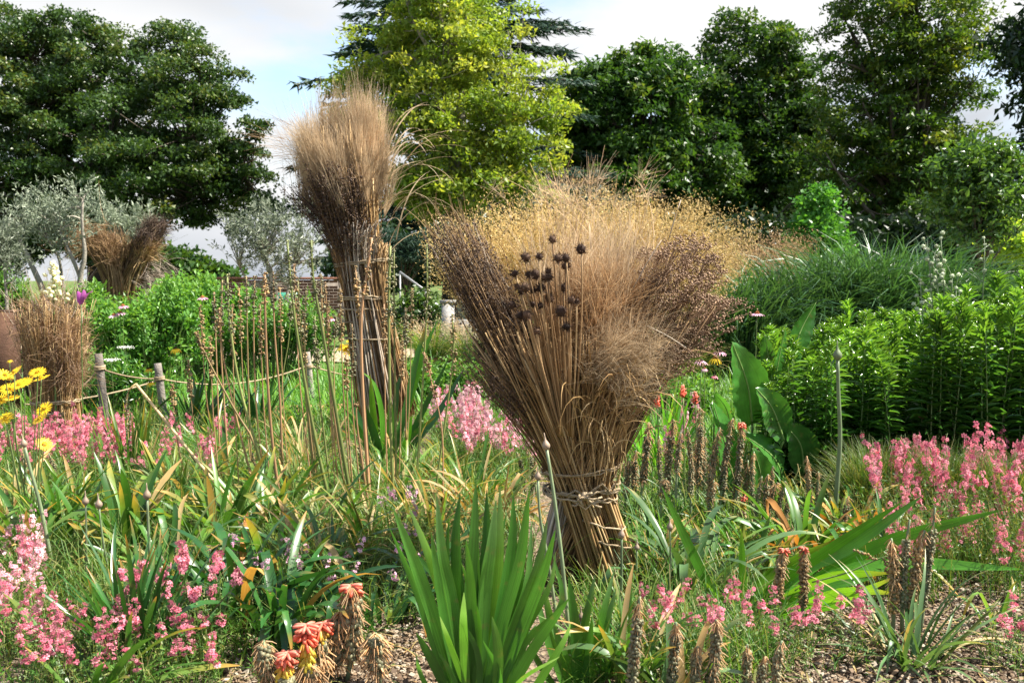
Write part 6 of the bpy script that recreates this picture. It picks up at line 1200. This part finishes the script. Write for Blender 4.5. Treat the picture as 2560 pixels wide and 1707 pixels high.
bud_stem('shorter bud stem among the pale arching leaves', [(1592, 1375), (1591, 1440), (1588, 1540)], 4.3, .0036, .0095)
bud_stem('purplish bud on a dark stem before the spent torch lilies', [(1675, 1325), (1676, 1400), (1672, 1480), (1668, 1560)], 4.2, .0032, .011)
bud_stem('small closed bud above the small sword leaves', [(1453, 1550), (1455, 1620), (1465, 1720)], 3.6, .003, .010)
bud_stem('tall thick green bud stem in front of the goldenrod', [(2094, 900), (2096, 980), (2100, 1100), (2092, 1220), (2085, 1330)], 5.3, .0088, .02, bm='glaucous_stem')
# ------------------------------------------------------------------ daisies and coneflowers
def daisy(th, base, x, y, Y, R, pm, cm_, foot, n=26, tilt=None, droop=0.0, w=.16, coneh=.35, cr=.3):
    c = P(x, y, Y) - base; ft = foot - base; mb = MB(); tubes(mb, bez(ft, np.array([ft[0] * .4 + c[0] * .6, ft[1] * .4 + c[1] * .6, c[2] * .55]), c, 10), np.linspace(.0035, .0024, 10), 6); st = part(mb, 'stem', M['green_stem'], th)
    ax = nrm(np.array(tilt if tilt is not None else [RNG.normal() * .3, -.45 + RNG.normal() * .25, .8])); lat = nrm(np.cross(ax, [1, .2, .1])); l2 = np.cross(ax, lat); a = np.linspace(0, 2 * np.pi, n, endpoint=False) + RNG.normal(size=n) * .06; d = np.cos(a)[:, None] * lat + np.sin(a)[:, None] * l2
    s = np.linspace(0, 1, 5)[None, :, None]; L = R * RNG.uniform(.8, 1.1, n)[:, None, None]; pth = c + d[:, None] * (cr * R * .7 + L * s * (1 - .35 * min(droop, 1.0) * s)) - ax[None, None] * (droop * L * s ** 2) + ax * (.08 * L * s) * (droop == 0)
    mb = MB(); ribbons(mb, pth, np.repeat(np.cross(d, ax)[:, None], 5, 1), np.full(n, R * w), prof=np.array([.6, .9, 1, .9, .4]), fold=.1); part(mb, 'petals', M[pm], st)
    mb = MB(); k = 60; q = sphere_dirs(k); q = np.where((q @ ax)[:, None] < 0, -q, q); pos = c + (q - ax * (q @ ax)[:, None]) * cr * R + ax * ((q @ ax) * coneh * R)[:, None]; scatter(mb, OCT, pos, frames(q), np.full(k, R * .075), tris=OCTT); part(mb, 'centre', M[cm_], st)
b = GY(60, 5.0); th = thing('yellow_daisy_plant', 'clump of thin petalled yellow daisies at the left edge', 'flower', b)
for (x, y) in [(12, 938), (37, 930), (95, 931), (104, 946), (49, 961), (21, 972), (29, 995), (5, 999), (111, 1022), (100, 1047), (111, 1110), (14, 1046), (62, 955)]: daisy(th, b, x, y, 5.0 + RNG.normal() * .06, .036, 'yellow_petal', 'yellow_petal', GY(60 + RNG.normal() * 25, 5.0), 46, w=.10)
def single(name, label, x, y, Y, R, pm, cm_, fx=None, **k):
    b = GY(x if fx is None else fx, Y); th = thing(name, label, 'flower', b); daisy(th, b, x, y, Y, R, pm, cm_, b, **k)
single('coneflower', 'pink coneflower standing alone before the dark grass bank', 1893, 784, 7.6, .052, 'mauve_petal', 'orange_cone', 1885, n=16, w=.26, droop=.25, tilt=[0, -.1, 1])
single('coneflower', 'mauve coneflower, left of the cluster beside the big leaf', 1752, 902, 7.4, .05, 'mauve_petal', 'cone_dark', 1755, n=14, w=.18, droop=.5, tilt=[0, -.1, 1])
single('coneflower', 'mauve coneflower, right of the cluster beside the big leaf', 1800, 880, 7.3, .05, 'mauve_petal', 'cone_dark', 1798, n=14, w=.18, droop=.4, tilt=[0, -.1, 1])
single('coneflower', 'yellow drooping coneflower in the cluster beside the big leaf', 1788, 896, 7.3, .055, 'yellow_petal', 'orange_cone', 1786, n=14, w=.2, droop=.7, tilt=[0, -.1, 1])
single('coneflower', 'small pink coneflower low in the cluster beside the big leaf', 1762, 922, 7.5, .03, 'mauve_petal', 'orange_cone', 1765, n=12, w=.25, droop=.7, tilt=[0, -.1, 1])
single('coneflower', 'dark rose coneflower below the yellow one', 1786, 940, 7.2, .03, 'pink_petal', 'cone_dark', 1790, n=12, w=.25, droop=.6, tilt=[0, -.1, 1])
for (l, x, y, R) in [('yellow drooping coneflower in front of the leafy mound', 439, 872, .055), ('small yellow coneflower right of the near fence post', 371, 922, .04), ('low yellow coneflower between the two left fence posts', 376, 956, .04), ('small yellow coneflower beside the small left sheaf', 24, 900, .03)]: single('black_eyed_coneflower', l, x, y, 9.0, R, 'yellow_petal', 'cone_dark', n=14, w=.28, droop=.7, tilt=[0, -.2, 1])
for (l, x, y) in [('pink coneflower head on top of the leafy mound', 307, 765), ('pale pink coneflower left of the far sheaf foot', 285, 788), ('mauve coneflower beside the first pink one', 300, 782), ('pink coneflower near the left seed stalks', 506, 744), ('mauve coneflower behind the yellow flowers', 828, 797)]: single('pink_coneflower', l, x, y, 11.0, .06, 'mauve_petal', 'orange_cone', n=12, w=.3, droop=.3, tilt=[0, -.2, 1])
for (l, x, y) in [('yellow flower, left of the group beside the tall sheaf', 855, 866), ('yellow flower, middle of the group beside the tall sheaf', 872, 874), ('yellow flower, top of the group beside the tall sheaf', 886, 853), ('yellow flower, lowest of the group beside the tall sheaf', 893, 886)]: single('yellow_daisy', l, x, y, 10.2, .07, 'yellow_petal', 'yellow_petal', n=16, w=.34, droop=.2)
b = GY(200, 7.6); th = thing('magenta_flower', 'magenta flower with folded petals above the small left sheaf', 'flower', b)
for (x, y, dx, dy) in [(203, 742, -10, -28), (213, 728, 18, -12), (206, 740, 2, -30)]:
    p_ = bez(P(x, y + 20, 7.6) - b, P(x + dx * .3, y, 7.55) - b, P(x + dx, y + dy + 14, 7.6) - b, 9); mb = MB(); ribbons(mb, p_, np.tile([[[.8, .2, .5]]], (1, 9, 1)), np.array([.055]), prof=np.array([.3, .6, .9, 1, 1, .95, .8, .5, .1]), fold=.2); part(mb, 'petal', M['magenta_petal'], th)
mb = MB(); tubes(mb, bez(np.zeros(3), np.array([0, 0, .6]), P(203, 756, 7.6) - b, 8), .004, 6); part(mb, 'stem', M['green_stem'], th)
b = GY(132, 7.9); th = thing('cream_flower_spike', 'cream flower spike rising behind the small left sheaf', 'flower', b); tip = P(132, 655, 7.9) - b; mb = MB(); tubes(mb, bez(np.zeros(3), tip * .5, tip, 8), .008, 6); st_ = part(mb, 'stem', M['green_stem'], th)
n = 60; f = RNG.random(n); pos = np.stack([RNG.normal(size=n) * .045 * (1.1 - f), RNG.normal(size=n) * .045 * (1.1 - f), f * .3 - .02], -1) + tip - np.array([0, 0, .28]); mb = MB(); scatter(mb, ICO, pos, frames(RNG.normal(size=(n, 3))), np.stack([np.full(n, .016), np.full(n, .022), np.full(n, .016)], -1), tris=ICOT); part(mb, 'bells', M['cream_petal'], st_, kind='stuff')
def yarrow(label, x, y, Y):
    b = GY(x, Y); th = thing('white_yarrow', label, 'flower', b); c = P(x, y, Y) - b; mb = MB(); tubes(mb, bez(np.zeros(3), c * .5 + np.array([.02, 0, 0]), c, 8), .003, 5); part(mb, 'stem', M['green_stem'], th); n = 90; pos = c + np.stack([RNG.normal(size=n) * .035, RNG.normal(size=n) * .035, RNG.normal(size=n) * .006], -1); mb = MB(); scatter(mb, OCT, pos, frames(RNG.normal(size=(n, 3))), np.full(n, .007), tris=OCTT); part(mb, 'flower_head', M['white_petal'], th)
yarrow('white flat flower head behind the near fence post', 313, 869, 9.8); yarrow('smaller white flower head just right of the near fence post', 277, 900, 9.6)
# tall pale headed stems in the goldenrod
def rattlesnake(label, stems, Y, fx):
    b = GY(fx, Y); th = thing('rattlesnake_master', label, 'plant', b)
    for (x, y, f) in stems:
        c = P(x, y, Y) - b; ft = GY(f, Y) - b; pth = bez(ft, (ft + c) / 2 + np.array([.02, 0, .1]), c, 12); mb = MB(); tubes(mb, pth, np.linspace(.006, .003, 12), 6); st = part(mb, 'stem', M['glaucous_stem'], th); mb, hb = MB(), MB()
        for k in range(9):
            i = 11 - k // 3 * 1 - (k % 2); o = pth[0, i]; e = o + np.array([RNG.normal() * .05, RNG.normal() * .05, RNG.uniform(.02, .10)]) if k else c; tubes(mb, bez(o, (o + e) / 2 + np.array([0, 0, .01]), e, 5), .0022, 5); r = RNG.uniform(.009, .014)
            scatter(hb, ICO, e[None], frames(np.array([[0, 0, 1.0]])), np.array([[r, r, r]]), tris=ICOT); m = 40; d = sphere_dirs(m); scatter(hb, OCT, e + d * r, frames(d), np.stack([np.full(m, .002), np.full(m, .0045), np.full(m, .002)], -1), tris=OCTT)
        part(mb, 'twigs', M['glaucous_stem'], st, kind='stuff'); part(hb, 'heads', M['pale_head'], st, kind='stuff')
rattlesnake('tall thin stems with pale round heads rising from the goldenrod', [(2352, 595, 2385), (2320, 625, 2365), (2340, 640, 2370), (2380, 690, 2380), (2300, 700, 2330), (2325, 725, 2350), (2390, 720, 2390)], 6.6, 2365)
rattlesnake('single tall stem with pale round heads against the tree trunk', [(2462, 612, 2440)], 7.0, 2440)
